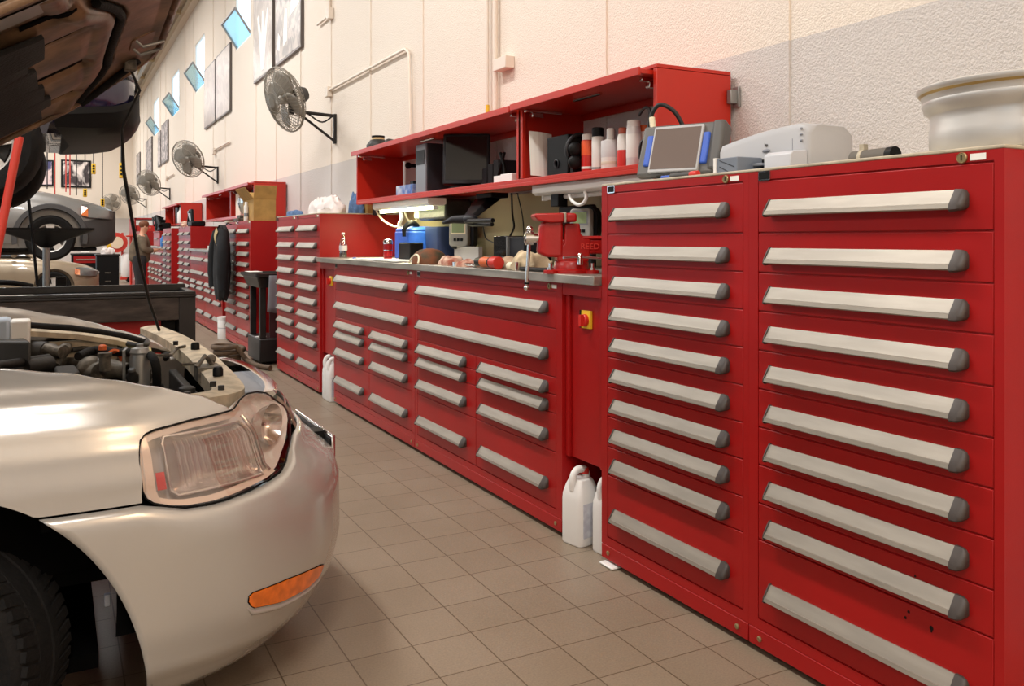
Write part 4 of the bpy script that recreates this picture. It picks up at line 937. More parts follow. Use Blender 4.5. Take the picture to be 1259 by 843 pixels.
single('small_carton', MB().box(2.30, 2.36, yat(507, 2.3), yat(487, 2.3), SH, SH + .075), mat('blue_white_carton', (196, 204, 214), .7, var=(66, 108, 176), nscale=12), 'small blue and white carton at the far end of the long shelf', 'box', bevel=.002)
single('webcam', MB().ball(zy(502, 2.56, 1.905), .028, (1, 1, 1)).box(2.56, 2.645, yat(503, 2.56), yat(501.5, 2.56), 1.89, 1.92), 'black', 'little black camera fixed high at the back of the long shelf', 'camera', smooth=50)
single('router', MB().box(2.38, 2.48, yat(511, 2.4), yat(507, 2.4), SH, SH + .11), 'black2', 'dark slim box beside the computer tower', 'box', bevel=.004)
for k, (px, w_, h_) in enumerate(((611, .045, .045), (622, .07, .05))):
    p = zy(px, 2.3, SH); single('spark_plug_box', MB().box(p.x, p.x + .07, p.y - w_, p.y + w_, SH, SH + h_), 'white', ('small white box right of the monitor foot', 'white box against the shelf divider')[k], 'box', 'small white boxes', bevel=.003)
p = zy(618, 2.42, SH); single('pliers', MB().tube([p + Vector((0, .09, 0)), p + Vector((0, .02, .13)), p + Vector((0, -.02, .2))], .011, 8).tube([p + Vector((0, -.05, 0)), p + Vector((0, -.02, .13)), p + Vector((0, .03, .2))], .011, 8), 'black', 'black pliers leaning upright behind the small white boxes', 'tool', smooth=60)
for k in range(3):
    p = zy(604 + k*7, 2.5, SH)
    single('binder', MB().box(2.45, 2.62, p.y - .034, p.y + .034, SH, SH + .13 + .02*k), 'black2', ('dark binder right behind the monitor edge', 'middle dark binder behind the pliers', 'tallest dark binder next to the divider')[k], 'binder', 'dark binders', bevel=.003)
# hanging sheet, speaker, headphones
p = at(660, 190, X=2.30)
ps = MB().grid([[(2.27 + .075*u, 4.118 - .012*math.sin(u*2.5), 1.655 + .255*v - .01*u) for u in frange(0, 1, 6)] for v in frange(0, 1, 6)])
ps = MB().grid([[(2.262 + .14*u, 4.075 - .02*math.sin(u*3) - .02*(1-v), 1.645 + .24*v - .012*u) for u in frange(0, 1, 6)] for v in frange(0, 1, 6)])
single('paper_sheet', ps, 'paper', 'white sheet taped on the shelf divider left of the black speaker', 'paper', sol=.002)
y0, y1 = yat(697, 2.30), yat(664, 2.30)
r = thing('loudspeaker', (2.39, 3.85, SH), 'black cube loudspeaker on the long shelf left of the cans', 'speaker')
MX = Matrix.Translation((2.315, 3.985, SH)) @ rot('Z', 0)
part('cabinet', MB().box(2.29, 2.50, 3.72, 3.93, SH, SH + .205), 'black', r, bevel=.006)
part('port', MB().lathe([(.022, 0), (.025, .004), (.02, .006), (.017, .0)], (2.29, 3.83, SH + .06), (-1, 0, 0), 16), 'black2', r, smooth=40)
part('grille', MB().box(2.31, 2.48, 3.716, 3.72, SH + .02, SH + .185), 'pad', r)
hp_ = Vector((2.345, 3.695, SH + .10))
r = thing('headphones', (hp_.x, hp_.y, SH), 'black headphones leaning on the loudspeaker', 'headphones')
arc_ = [hp_ + Vector((-.085*math.cos(a), -.012, .015 + .085*math.sin(a))) for a in frange(math.radians(-20), math.radians(185), 18)]
part('headband', MB().tube(arc_, .010, 8), 'black2', r, smooth=60)
for q in (Vector((-.05, -.028, -.045)), Vector((-.05, -.028, .02)), Vector((.055, -.02, -.05))):
    part('ear_cup', MB().lathe([(.03, 0), (.036, .006), (.036, .02), (.028, .03), (.012, .034)], hp_ + q, (-.2, -1, 0), 18), 'black', r, smooth=40)
part('headset_stand', MB().box(hp_.x - .06, hp_.x + .07, hp_.y - .03, hp_.y - .005, SH, SH + .03), 'black', r, bevel=.004)
# cans, traced left to right along the shelf
CW = mat('white_can', (226, 222, 216), .35); CR = mat('red_can', (196, 40, 34), .35); CO = mat('orange_label', (232, 92, 48), .4)
def can(px, X, ytop, rad, body, label, bands=(), cap='white', capr=.6, caph=.03, name='spray_can', cat='can'):
    p = zy(px, X, SH); d = X*FW[0] + p.y*FW[1]; h = H + (HY - ytop)*d/F - SH
    segs = [('body', body, [(rad*.96, 0), (rad, .004), (rad, h - caph - .02), (rad*.96, h - caph - .012), (rad*capr*1.02, h - caph)]),
            ('cap', cap, [(rad*capr, h - caph), (rad*capr, h - .004), (rad*capr*.85, h)])]
    for k, (m, a, b) in enumerate(bands): segs.append(('label_band', m, [(rad*1.006, h*a), (rad*1.012, h*a + .001), (rad*1.012, h*b - .001), (rad*1.006, h*b)]))
    return lathe_thing(name, p, segs, label, cat, 'cans on the long shelf')
can(722.5, 2.34, 165, .031, CR, 'red can with an orange label, first after the loudspeaker', [(CO, .45, .82), (CW, .1, .16)], cap=CW, capr=.9)
can(735, 2.34, 157, .030, CW, 'white can with a black cap next to the red can', [('greymetal', .05, .1)], cap='black', capr=.98, caph=.045)
can(750.5, 2.34, 158, .045, CW, 'wide white bottle with a white cap among the cans', [(mat('tan_label', (206, 190, 170), .5), .12, .2), (mat('grey_label', (206, 204, 204), .5), .3, .7)], capr=.42, caph=.05, name='fluid_bottle', cat='bottle')
can(766, 2.34, 157, .027, CW, 'slim white can with a red lower half', [(CR, .02, .45)], cap=mat('brick_cap', (176, 84, 60), .5), capr=.8)
can(779, 2.34, 148, .034, mat('pearl_can', (214, 210, 208), .3, .2), 'tallest white can in the row on the long shelf', [(CW, .2, .7)], capr=.9)
can(793, 2.40, 154, .032, CW, 'white and orange can at the end of the row behind the cables', [(CO, .2, .5)], cap='copper', capr=.8)
cord('coiled_lead', [zy(786, 2.33, 1.86), zy(793, 2.3, 1.88), zy(799, 2.30, 1.86), zy(796, 2.29, 1.76), zy(788, 2.28, 1.72), zy(787, 2.28, 1.66), zy(791, 2.28, 1.64)], .007, 'cable', 'black lead looping in front of the end can', 'cable')
# lying on top of the hutch
p = zy(465, 2.42, 2.0455); lathe_thing('work_light', p, [('body', 'grime', [(.10, 0), (.10, .05), (.07, .09), (.05, .10)]), ('collar', mat('tan_tape', (196, 170, 120), .6), [(.052, .07), (.055, .10), (.05, .115)]), ('rim', 'black', [(.055, .115), (.055, .13), (.04, .132)])], 'dark round lamp body with tan collar on top of the overhead cabinet', 'lamp')
blob('glove', zy(487, 2.42, 2.0455), .09, .16, .05, 'grime', 'dark work glove on top of the overhead cabinet', 'glove', None, 4)
# ================================================================== THINGS ON THE TALL CABINETS
papers('paper_stack', 2.0, 2.12, yat(806, 2.0), yat(768, 2.0), TC, 2, 'white folded papers in front of the scan tool', tilt=10)
M['scan_side'] = mat('scan_side_grey', (84, 82, 80), .5)
# scan tool: rugged tablet leaning back
c_ = zy(826, 2.13, TC)
MX = Matrix.Translation(c_ + Vector((0, 0, .034))) @ rot('Z', 27) @ rot('Y', 21)
r = thing('scan_tool', c_, 'rugged grey diagnostic tablet with a pale screen and blue sides', 'tablet')
tw, tH = .285, .205
part('shell', MB().box(.008, .05, -tw/2 - .02, tw/2 + .02, 0, tH + .02).xf(MX), mat('scan_grey', (92, 90, 88), .5), r, bevel=.012)
part('side_housing', MB().box(.002, .085, -tw/2 - .045, -tw*.475, .012, tH + .025).xf(MX), 'scan_side', r, bevel=.014)
part('back_pack', MB().box(.05, .09, -tw/2, tw/2 - .05, .02, tH + .03).xf(MX), 'duct', r, bevel=.012)
f = part('frame', MB().box(-.006, .01, -tw*.37, tw*.37, .008, tH + .004).xf(MX), 'grey', r, bevel=.004)
part('screen', MB().box(-.0075, -.006, -tw*.34, tw*.34, .02, tH - .008).xf(MX), 'screen2', f)
for s_ in (-1, 1): part('blue_grip', MB().box(-.002, .03, s_*tw*.37, s_*tw*.47, .04, tH - .03).xf(MX), 'skyblue', r, bevel=.006)
part('foot', MB().box(-.03, .12, -tw*.3, tw*.3, .0, .012).xf(Matrix.Translation(c_) @ rot('Z', 27)), 'black', r, bevel=.003)
cc = MX @ Vector((.02, tw*.45, tH + .02))
part('cable', MB().tube([cc, cc + Vector((.0, .01, .05)), cc + Vector((.02, -.02, .09)), cc + Vector((.06, -.06, .06)), cc + Vector((.09, -.08, .0))], .009, 8, smooth_pts=5), 'cable', r, smooth=60)
part('plug', MB().tube([cc + Vector((0, 0, -.01)), cc + Vector((0, .008, .04))], .012, 8), 'cream', r, smooth=60)
a, b = zy(826, 2.03, TC + .012), zy(858, 2.03, TC + .012)
r = thing('screwdriver', (a + b)/2 - Vector((0, 0, .012)), 'dark handled screwdriver with red end before the scan tool', 'tool')
part('handle', MB().tube([a, a*.25 + b*.75], .012, 10), 'duct', r, smooth=60); part('end', MB().tube([a*.25 + b*.75, b], .0125, 10), 'redlens', r, smooth=60)
part('tip', MB().tube([a + (a - b).normalized()*.06, a], .006, 8), 'skyblue', r, smooth=60)
# printer
x0 = 2.20; ya, yb = yat(993, x0), yat(898, x0 + .05)
r = thing('printer', ((x0 + 2.5)/2, (ya+yb)/2, TC), 'light grey inkjet printer on the nearest tall cabinets', 'printer')
pr = []
def prof_h(y): t = (y - ya)/(yb - ya); return .172 - .04*t*t - .012*max(0, .12 - t)/.12
cols = []
for y in [ya, ya + .01, ya + .025] + frange(ya + .05, yb, 14):
    h = prof_h(y); e = .02 if y <= ya else .006 if y < ya + .02 else 0
    cols.append([(x0 + e, y, TC + .004), (x0 + e, y, TC + h - .03), (x0 + .012 + e, y, TC + h - .006), (x0 + .03 + e, y, TC + h), (x0 + .19 - e, y, TC + h), (x0 + .23 - e, y, TC + h - .03), (x0 + .23 - e, y, TC + .004)])
body_ = part('body', MB().ring(cols), 'grey', r, smooth=40)
yp = lambda px, X=x0 - .005: yat(px, X)
part('seam', MB().box(x0 - .0006, x0 + .001, yp(973) - .001, yp(973) + .001, TC + .01, TC + .118), 'mgrey', body_)
part('paper_bay', MB().box(x0 - .001, x0 + .003, yp(943), yp(898), TC + .006, TC + .058), 'black2', body_)
part('front_flap', MB().prism([(x0 - .075, TC + .004), (x0 - .075, TC + .06), (x0 - .06, TC + .07), (x0 + .002, TC + .075), (x0 + .002, TC + .004)], yp(976, x0 - .06), yp(943, x0 - .06), 'y'), mat('pale_grey_plastic', (192, 194, 200), .4), r, bevel=.004)
part('output_tray', MB().box(x0 - .09, x0, yp(942, x0 - .06), yp(915, x0 - .06), TC + .004, TC + .012).box(x0 - .05, x0, yp(942, x0 - .03), yp(918, x0 - .03), TC + .032, TC + .042), 'mgrey', r, bevel=.002)
lf = part('side_flap', MB().box(x0 - .12, x0 - .005, yp(912, x0 - .1), yp(886, x0 - .1), TC + .004, TC + .064), mat('slate_plastic', (112, 120, 132), .5), r, bevel=.003)
part('flap_edge', MB().box(x0 - .125, x0 - .118, yp(886, x0 - .1) - .002, yp(886, x0 - .1) + .01, TC, TC + .066).box(x0 - .12, x0 - .01, yp(886, x0 - .1), yp(886, x0 - .1) + .008, TC, TC + .066), 'white', lf)
part('flap_lines', MB().tube([(x0 - .1205, yp(890, x0 - .1), TC + .056), (x0 - .1205, yp(908, x0 - .1), TC + .03)], .0012, 5).tube([(x0 - .1205, yp(890, x0 - .1), TC + .034), (x0 - .1205, yp(902, x0 - .1), TC + .012)], .0012, 5), 'black2', lf)
for k in range(3): part('button', MB().ball((x0 - .001, yp(984) , TC + .148 - k*.02), .005, (.6, 1.4, .8)), 'mgrey', r, smooth=60)
part('eject_button', MB().ball((x0 - .002, yp(941), TC + .088), .008, (.4, 2.4, .8)), 'mgrey', r, smooth=60)
lg = text_mb('hp', .016, Matrix.Translation((x0 - .0015, yp(941), TC + .108)) @ FACE, .0006)
part('emblem', lg, 'duct', r)
# hose
a, b = zy(1050, 2.2, TC + .026), zy(1101, 2.2, TC + .027)
r = thing('rubber_hose', (a + b)/2 - Vector((0, 0, .022)), 'short grey rubber hose with a clamp between printer and rim', 'hose')
u = (b - a).normalized(); L = (b - a).length
part('hose', MB().lathe([(.026, 0), (.026, L*.8), (.0265, L*.82), (.0265, L), (.02, L), (.019, L*.7)], a, u, 18), mat('grey_rubber', (98, 92, 84), .7), r, smooth=40)
part('clamp', MB().lathe([(.0265, L*.2), (.028, L*.21), (.028, L*.28), (.0265, L*.29)], a, u, 18).box(a.x - .01, a.x + .01, a.y + u.y*L*.24 - .008, a.y + u.y*L*.24 + .008, TC + .05, TC + .07), 'tan', r, smooth=40)
part('black_end', MB().lathe([(.027, L*.86), (.027, L*1.005), (.02, L*1.005)], a, u, 18), 'black', r, smooth=40)
# wheel rim lying flat
c_ = Vector((2.235, yat(1266, 2.235), TC)); R_ = .268
r = thing('wheel_rim', c_, 'bare alloy wheel rim lying flat on the nearest tall cabinet', 'rim')
part('barrel', MB().lathe([(R_*.86, 0), (R_*.88, .005), (R_*.885, .06), (R_*.87, .085), (R_*.875, .10), (R_*.885, .108), (R_*.93, .118), (R_*.935, .126), (R_*.95, .132), (R_*.945, .14)], c_, (0, 0, 1), 64), 'rimalloy', r, smooth=50)
part('flange', MB().lathe([(R_*.945, .140), (R_*.955, .155), (R_*.985, .163), (R_, .168), (R_*1.0, .175), (R_*.985, .178), (R_*.96, .17), (R_*.93, .155), (R_*.86, .12), (R_*.82, .06), (R_*.80, .02)], c_, (0, 0, 1), 64), 'rimalloy', r, smooth=50)
part('stained_lip', MB().lathe([(R_*.958, .1555), (R_*.984, .1628)], c_, (0, 0, 1), 64, cap=False), 'rimgold', r, smooth=50)
vv = c_ + Vector((-.79*R_*.93 + .0, -.5*R_*.93, .11))
part('valve', MB().lathe([(.009, 0), (.010, .012), (.006, .016)], c_ + Vector((-R_*.80, -R_*.48, .113)), (-.86, -.51, -.05), 12), 'black', r, smooth=40)
sp_ = MB()
for k in range(5):
    a = 2*PI*k/5; b = MB().prism([(.04, -.03), (R_*.86, -.05), (R_*.86, .05), (.04, .03)], .03, .055, 'z'); b.xf(Matrix.Translation(c_) @ Matrix.Rotation(a, 4, 'Z')); sp_.add(b.v, b.f)
sp_.lathe([(.07, .02), (.07, .06), (.03, .06), (.03, .02)], c_, (0, 0, 1), 24)
part('spokes', sp_, 'rimalloy', r, bevel=.004)
# jugs below the switch panels
def jug(p, yaw, label, w=.075, d=.12, h=.30):
    r = thing('fluid_jug', p, label, 'jug', 'white fluid jugs on the floor')
    MX = Matrix.Translation(p) @ rot('Z', yaw)
    lo = []
    for s, z in ((.94, 0), (1, .012), (1, h*.60), (.97, h*.68), (.80, h*.80), (.62, h*.88)): lo.append([(a*s, b*(s if z > h*.62 else 1 if s == 1 else s), z) for a, b in rrect(d, w*2, .022)])
    part('body', MB().ring(lo).xf(MX), 'white', r, bevel=.004, smooth=50)
    part('handle', MB().tube([(-d*.36, 0, h*.74), (-d*.38, 0, h*.90), (-d*.2, 0, h*.99), (d*.1, 0, h*.99), (d*.26, 0, h*.93), (d*.26, 0, h*.82)], [.017, .016, .016, .016, .017, .018], 10, smooth_pts=5).xf(MX), 'white', r, smooth=60)
    part('cap', MB().lathe([(.02, 0), (.02, .022), (.017, .024)], (d*.18, 0, h*.93), (0, 0, 1), 16).xf(MX), 'redlens', r, smooth=40)
    part('label', MB().box(-d*.36, d*.36, -w - .0012, -w + .002, h*.12, h*.58).xf(MX), mat('jug_label_' + str(len(bpy.data.materials)), (214, 216, 222), .6, var=(190, 190, 200), nscale=30), r)
    return r
jug(Vector((1.995, 3.135, 0)), 12, 'white fluid jug with label nearest the bench cabinet, below the switch panel', .062, .125, .315)
jug(Vector((2.045, 2.985, 0)), 4, 'white fluid jug squeezed against the tall cabinet below the switch panel', .05, .13, .31)
jug(Vector((1.985, 6.80, 0)), 5, 'white jug nearer of the two at the far end of the near bench', .05, .12, .34)
jug(Vector((1.99, 6.93, 0)), 0, 'white jug farther of the two at the far end of the near bench', .05, .12, .345)
single('crushed_paper', MB().box(1.925, 1.97, 2.80, 2.89, .002, .012), 'white', 'flat white scrap under the corner of the tall cabinet', 'scrap', bevel=.005)
# ================================================================== ON THE FAR TALL CABINETS
blob('cloth_bundle', Vector((2.12, 7.5, TC)), .13, .36, .13, 'cloth', 'white cloth bundle on the tall cabinets beside the near bench', 'cloth', None, 2, .16)
blob('blue_rag', Vector((2.02, 8.25, TC)), .06, .22, .05, 'bluecloth', 'blue rag left of the white cloth bundle', 'rag', None, 6)
blob('blue_rag', Vector((2.33, 7.30, TC)), .055, .10, .16, 'bluecloth', 'blue rag bunched against the small cardboard box', 'rag', None, 9)
def carton(name, x0, x1, y0, y1, z0, z1, label, flaps=True, fl=.16):
    r = thing(name, ((x0+x1)/2, (y0+y1)/2, z0), label, 'box'); t = .006
    m_ = MB().box(x0, x1, y0, y1, z0, z0 + t)
    for q in ((x0, x0+t, y0, y1), (x1-t, x1, y0, y1), (x0+t, x1-t, y0, y0+t), (x0+t, x1-t, y1-t, y1)): m_.box(*q, z0 + t, z1)
    part('walls', m_, 'card', r)
    if flaps:
        for p, q, d in (((x0, y0), (x0, y1), (-.6, 0, .8)), ((x0, y1), (x1, y1), (0, .75, .66)), ((x0, y0), (x1, y0), (0, -.35, .94))):
            d = Vector(d)*fl; a, b = Vector((p[0], p[1], z1)), Vector((q[0], q[1], z1))
            part('flap', MB().add([a, b, b + d, a + d], [(0, 1, 2, 3)]), 'card', r, sol=.006)
    return r
carton('cardboard_box', 2.38, 2.62, 7.16, 7.34, TC, TC + .17, 'small cardboard box behind the white cloth bundle', False)
carton('cardboard_box', 1.99, 2.24, 10.03, 10.62, 1.513, 1.76, 'open cardboard box with raised flaps on the cabinet behind the roller stand')
p = Vector((1.962, 10.31, 1.513)); lathe_thing('spray_can', p, [('body', CW, [(.024, 0), (.025, .01), (.025, .17), (.016, .19)]), ('cap', 'white', [(.016, .19), (.016, .215), (.012, .22)]), ('stripe', 'mgrey', [(.0255, .05), (.0255, .09)])], 'white can standing in front of the open cardboard box', 'can')
lathe_thing('work_lamp', Vector((2.3, 12.15, 1.63)), [('reflector', 'chrome', [(.03, 0), (.07, .06), (.10, .16), (.09, .24), (.04, .28)]), ('cap', 'grime', [(.04, .28), (.04, .33), (.02, .34)])], 'shiny metal lamp head in the middle overhead cabinet', 'lamp')
single('document_box', MB().box(2.28, 2.5, 12.4, 12.75, 1.63, 1.95), mat('pinkish_carton', (226, 206, 190), .8), 'pale upright box in the middle overhead cabinet', 'box', bevel=.004)
single('black_bag', MB().ring([[(2.45 + a*s, 11.82 + b*s*1.2, z) for a, b in rrect(.24, .34, .08)] for s, z in ((1, 1.63), (1.05, 1.8), (.9, 1.97), (.5, 1.99))]), 'jacket', 'dark bag pushed to the back of the middle overhead cabinet', 'bag', smooth=60)
single('parts_tray', MB().box(1.99, 2.23, 11.0, 11.3, 1.513, 1.56).box(2.02, 2.2, 11.02, 11.2, 1.56, 1.60), 'alloy', 'grey metal parts tray on the cabinet left of the open box', 'tray', bevel=.006)
single('shelf_board', MB().box(1.93, 2.23, 11.32, 11.55, 1.513, 1.535), 'tan', 'tan board lying on the cabinet by the black jacket', 'board', bevel=.003)
# pair 4 top: black tester, bottles
p = Vector((2.0, 15.2, 1.513)); r = thing('hand_tester', p, 'black hand tool with loop handle on the cabinet beyond the middle bench', 'tool')
part('body', MB().box(1.98, 2.2, 15.0, 15.5, 1.513, 1.60), 'black', r, bevel=.02)
part('handle', MB().tube([(2.0, 15.05, 1.59), (2.0, 15.1, 1.78), (2.0, 15.35, 1.78), (2.0, 15.55, 1.56)], .025, 8), 'black', r, smooth=60)
part('strut', MB().tube([(2.0, 15.15, 1.6), (2.0, 15.45, 1.76)], .03, 8), 'mgrey', r, smooth=60)
blob('tan_cloth', Vector((2.05, 16.0, 1.513)), .1, .3, .09, 'rag', 'tan rag heap on the cabinet beside the black hand tool', 'rag', None, 12)
lathe_thing('white_bottle', Vector((2.27, 18.75, 1.63)), [('body', 'white', [(.07, 0), (.07, .2), (.03, .27)]), ('cap', 'white', [(.03, .27), (.03, .32), (.02, .33)])], 'white bottle at the near end of the distant overhead cabinet', 'bottle')
single('black_binder', MB().box(2.26, 2.5, 19.2, 19.6, 1.63, 1.98), 'black', 'black binders block in the distant overhead cabinet', 'binder', bevel=.005)
single('parts_box', MB().box(1.97, 2.3, 12.3, 12.5, 1.1505, 1.19), 'tan', 'flat tan box on the middle workbench', 'box', bevel=.004)
single('parts_box', MB().box(1.95, 2.05, 12.75, 13.1, 1.1505, 1.205), 'white', 'small white box on the middle workbench by its far end', 'box', bevel=.004)
# tool chest and machine beyond the man
r = thing('tool_chest', (2.2, 20.6, 1.15), 'red tool chest on the distant bench behind the man', 'chest')
part('body', MB().box(1.98, 2.5, 19.9, 21.2, 1.1505, 1.45), 'red', r, bevel=.01); part('lid', MB().box(1.97, 2.51, 19.89, 21.21, 1.45, 1.475), 'red', r, bevel=.005)
part('handle', MB().box(1.955, 1.975, 20.2, 20.9, 1.3, 1.33), 'alu', r, bevel=.004)
r = thing('engine_part', (2.15, 20.6, 1.476), 'black machine part on the red tool chest behind the man', 'machine')
part('block', MB().box(1.99, 2.22, 20.0, 21.1, 1.476, 1.66), 'black', r, bevel=.03)
random.seed(5)
for k in range(7):
    a = random.uniform(19.95, 21.1); b = random.uniform(1.62, 1.75)
    part('pipe', MB().tube([(2.0, a, b - .1), (1.98, a + random.uniform(-.2, .2), b + .06), (2.1, a + .1, b)], .045, 8), 'black', r, smooth=60)
part('red_lamp', MB().box(1.97, 1.99, 20.9, 21.05, 1.64, 1.7), 'redlens', r)
# ================================================================== HANGING JACKET
jk = []; JX, JY = 1.855, 11.12
jz = [(1.47, .05, .05), (1.44, .10, .08), (1.38, .22, .10), (1.28, .29, .11), (1.1, .33, .12), (.9, .35, .13), (.74, .34, .12), (.64, .30, .11), (.56, .20, .08)]
for z, wy, wx in jz:
    jk.append([(JX - .03 + wx*.58*math.cos(a) + .016*math.sin(7*a + z*5), JY + wy*math.sin(a) + .018*math.sin(6*a + z*8) + .05*(1.46 - z), z + .03*math.sin(5*a)*(1 if z < .7 else .3)) for a in [2*PI*k/40 for k in range(40)]])
r = thing('jacket', (JX, JY, .53), 'black jacket hanging from a hook at the front of the red cabinets', 'jacket')
part('body', MB().ring(jk), 'jacket', r, smooth=70)
for s_ in (-1, 1): part('sleeve', MB().tube([(JX - .05, JY + s_*.16, 1.38), (JX - .07, JY + s_*.28, 1.2), (JX - .08, JY + s_*.33 + .02, .95), (JX - .075, JY + s_*.33 + .04, .70)], [.07, .075, .07, .06], 10, smooth_pts=4), 'jacket', r, smooth=70)
part('lining', MB().grid([[(JX - .115 - .03*math.sin(v*PI), JY - .12 - .10*u - .02*v, 1.44 - .22*v - .05*u) for u in frange(0, 1, 4)] for v in frange(0, 1, 6)]), mat('tan_lining', (170, 150, 110), .9), r, sol=.004)
part('hanging_loop', MB().tube([(JX, JY, 1.46), (JX + .04, JY, 1.50), (1.948, JY, 1.48)], .006, 6), 'black', r)
lathe_thing('white_drum', Vector((1.96, 11.73, 0)), [('body', 'white', [(.085, 0), (.09, .01), (.09, .25), (.085, .26)]), ('lid', 'white', [(.094, .255), (.094, .285), (.08, .29)]), ('band', 'grey', [(.0905, .14), (.0905, .15)])], 'white plastic pail on the floor below the black jacket', 'pail')
# ================================================================== ROLLER STAND, APRON, HOSE
r = thing('roller_stand', (2.1, 9.4, 0), 'black stand with tray top in the gap between red cabinets', 'stand')
part('tray', MB().ring([[(2.08 + a*s, 9.38 + b*s, z) for a, b in rrect(.56, .86, .03)] for s, z in ((.8, .80), (.92, .90), (1, .915), (1, .945), (.95, .945), (.9, .92))]), 'toolblack', r)
for xx in (1.90, 2.26):
    for yy in (9.12, 9.60): part('leg', MB().box(xx - .03, xx + .03, yy - .035, yy + .035, .27, .84), 'toolblack', r, bevel=.004)
part('back_panel', MB().box(2.23, 2.25, 9.15, 9.58, .27, .82), mat('maroon_panel', (58, 18, 22), .6), r)
part('front_panel', MB().box(1.98, 2.24, 9.155, 9.17, .27, .81), bpy.data.materials['maroon_panel'], r)
part('base_box', MB().box(1.86, 2.28, 9.06, 9.68, .03, .27), 'toolblack', r, bevel=.01)
for xx in (1.92, 2.22):
    for yy in (9.14, 9.6): part('caster', MB().lathe([(.03, -.012), (.03, .012)], (xx, yy, .03), (0, 1, 0), 12), 'black', r, smooth=40)
part('label_plate', MB().lathe([(.06, -.001), (.06, .001)], (1.92, 9.3, .272), (0, 0, 1), 16), 'white', r)
ap = MB().grid([[(1.93 + .24*u - .02*v, 8.943 - .006*math.sin(u*14), .93 - .37*v*(1 + .12*u)) for u in frange(0, 1, 14)] for v in frange(0, 1, 6)])
single('apron', ap, mat('grey_cloth', (120, 122, 128), .9), 'grey cloth hanging from the right edge of the roller stand', 'cloth', sol=.006, smooth=70)
part('edge_paper', MB().box(1.84, 1.98, 9.5, 9.75, .946, .950), 'paper', None).name = 'note_sheet'
o = bpy.data.objects['note_sheet']; o['label'] = 'white sheet on the tray of the roller stand'; o['category'] = 'paper'
hc = zt(300, 432, .03); pts = []
for k in range(40):
    a = 2*PI*k/14; pts.append((1.62 + (.13 + .002*k)*math.cos(a)*.8, 9.45 + (.16 + .002*k)*math.sin(a), .03 + .004*k))
pts += [(1.75, 9.2, .05), (1.78, 9.0, .03), (1.82, 8.8, .028), (1.88, 8.65, .028)]
single('brown_hose', MB().tube(pts, .026, 8), 'brownhose', 'coiled brown hose on the floor at the foot of the roller stand', 'hose', smooth=60)
# ================================================================== BLACK WORKSTATION BEHIND THE CAR
r = thing('steel_bench', (-.6, 6.1, 0), 'long black steel bench with a red panel just behind the beige car', 'bench')
part('top_tray', MB().box(-1.6, .80, 5.86, 6.42, .93, .945).box(-1.6, .80, 5.86, 5.90, .945, .965).box(-1.6, .80, 6.38, 6.42, .945, .99).box(.76, .80, 5.9, 6.38, .945, .965), 'toolblack', r, bevel=.004)
part('apron', MB().box(-1.6, .70, 5.87, 5.90, .785, .93), mat('brushed_dark_steel', (70, 62, 58), .4, .5, noise=.35, nscale=7, stretch=(1, 1, 4)), r, bevel=.003)
part('red_panel', MB().box(-1.5, .60, 5.95, 6.4, .08, .80), 'red', r)
part('post', MB().box(.70, .80, 5.87, 6.41, 0, .93), 'toolblack', r, bevel=.004)
part('post', MB().box(-1.6, -1.5, 5.87, 6.41, 0, .93), 'toolblack', r, bevel=.004)
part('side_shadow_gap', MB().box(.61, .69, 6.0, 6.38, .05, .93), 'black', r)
single('steel_strip', MB().box(-.38, -.12, 5.94, 5.965, .946, .966), 'paper', 'bright pale strip lying in the black bench tray', 'strip')
# drain pan on a pole
q = at(57, 300, Y=8.3); r = thing('drain_pan', (q.x, q.y, 0), 'wide black drain pan on a grey pole before the raised silver car', 'pan')
z0 = q.z
part('funnel', MB().ring([[(q.x + a*s, q.y + b*s, z) for a, b in rrect(.72, .6, .05)] for s, z in ((.10, z0 - .03), (.3, z0 + .015), (.9, z0 + .10), (1, z0 + .115), (1, z0 + .135), (.97, z0 + .135), (.88, z0 + .105))]), 'black', r, smooth=30)
part('pole', MB().lathe([(.028, .85), (.028, z0 - .02)], (q.x, q.y, 0), (0, 0, 1), 14), 'greymetal', r, smooth=60)
part('tank', MB().box(q.x - .62, q.x + .28, q.y - .25, q.y + .25, .1, .88), 'toolblack', r, bevel=.03)
for a_ in (-.5, .18):
    for b_ in (-.2, .2): part('caster', MB().lathe([(.05, -.02), (.05, .02)], (q.x + a_, q.y + b_, .05), (0, 1, 0), 12), 'black', r, smooth=40)
part('lever', MB().box(q.x + .07, q.x + .15, q.y - .03, q.y + .03, .88, .98), 'black', r, bevel=.005)
part('hose', MB().tube([(q.x - .7, q.y - .2, .93), (q.x - .3, q.y - .2, .95), (q.x - .1, q.y - .15, .91)], .022, 8, smooth_pts=4), 'black', r, smooth=60)
a = at(33, 208, Y=8.0); b = at(46, 335, Y=8.0)
part('thin_rod', MB().tube([(b.x, b.y, b.z - .1), (a.x, a.y, a.z - .1)], .012, 6), 'black', r)
# red prop under the raised dark car
a = at(24, 168, Y=5.35); b = at(0, 290, Y=5.35); d_ = (b - a)/(a.z - b.z)
foot = a + d_*a.z
r = thing('support_pole', (foot.x, foot.y, 0), 'red pole propping the raised dark blue car', 'pole')
part('pole', MB().tube([foot + Vector((0, 0, .02)), a], .022, 10), 'red_lift', r, smooth=60)
part('foot_plate', MB().lathe([(.12, 0), (.12, .015), (.03, .03)], foot, (0, 0, 1), 16), 'red_lift', r, smooth=40)
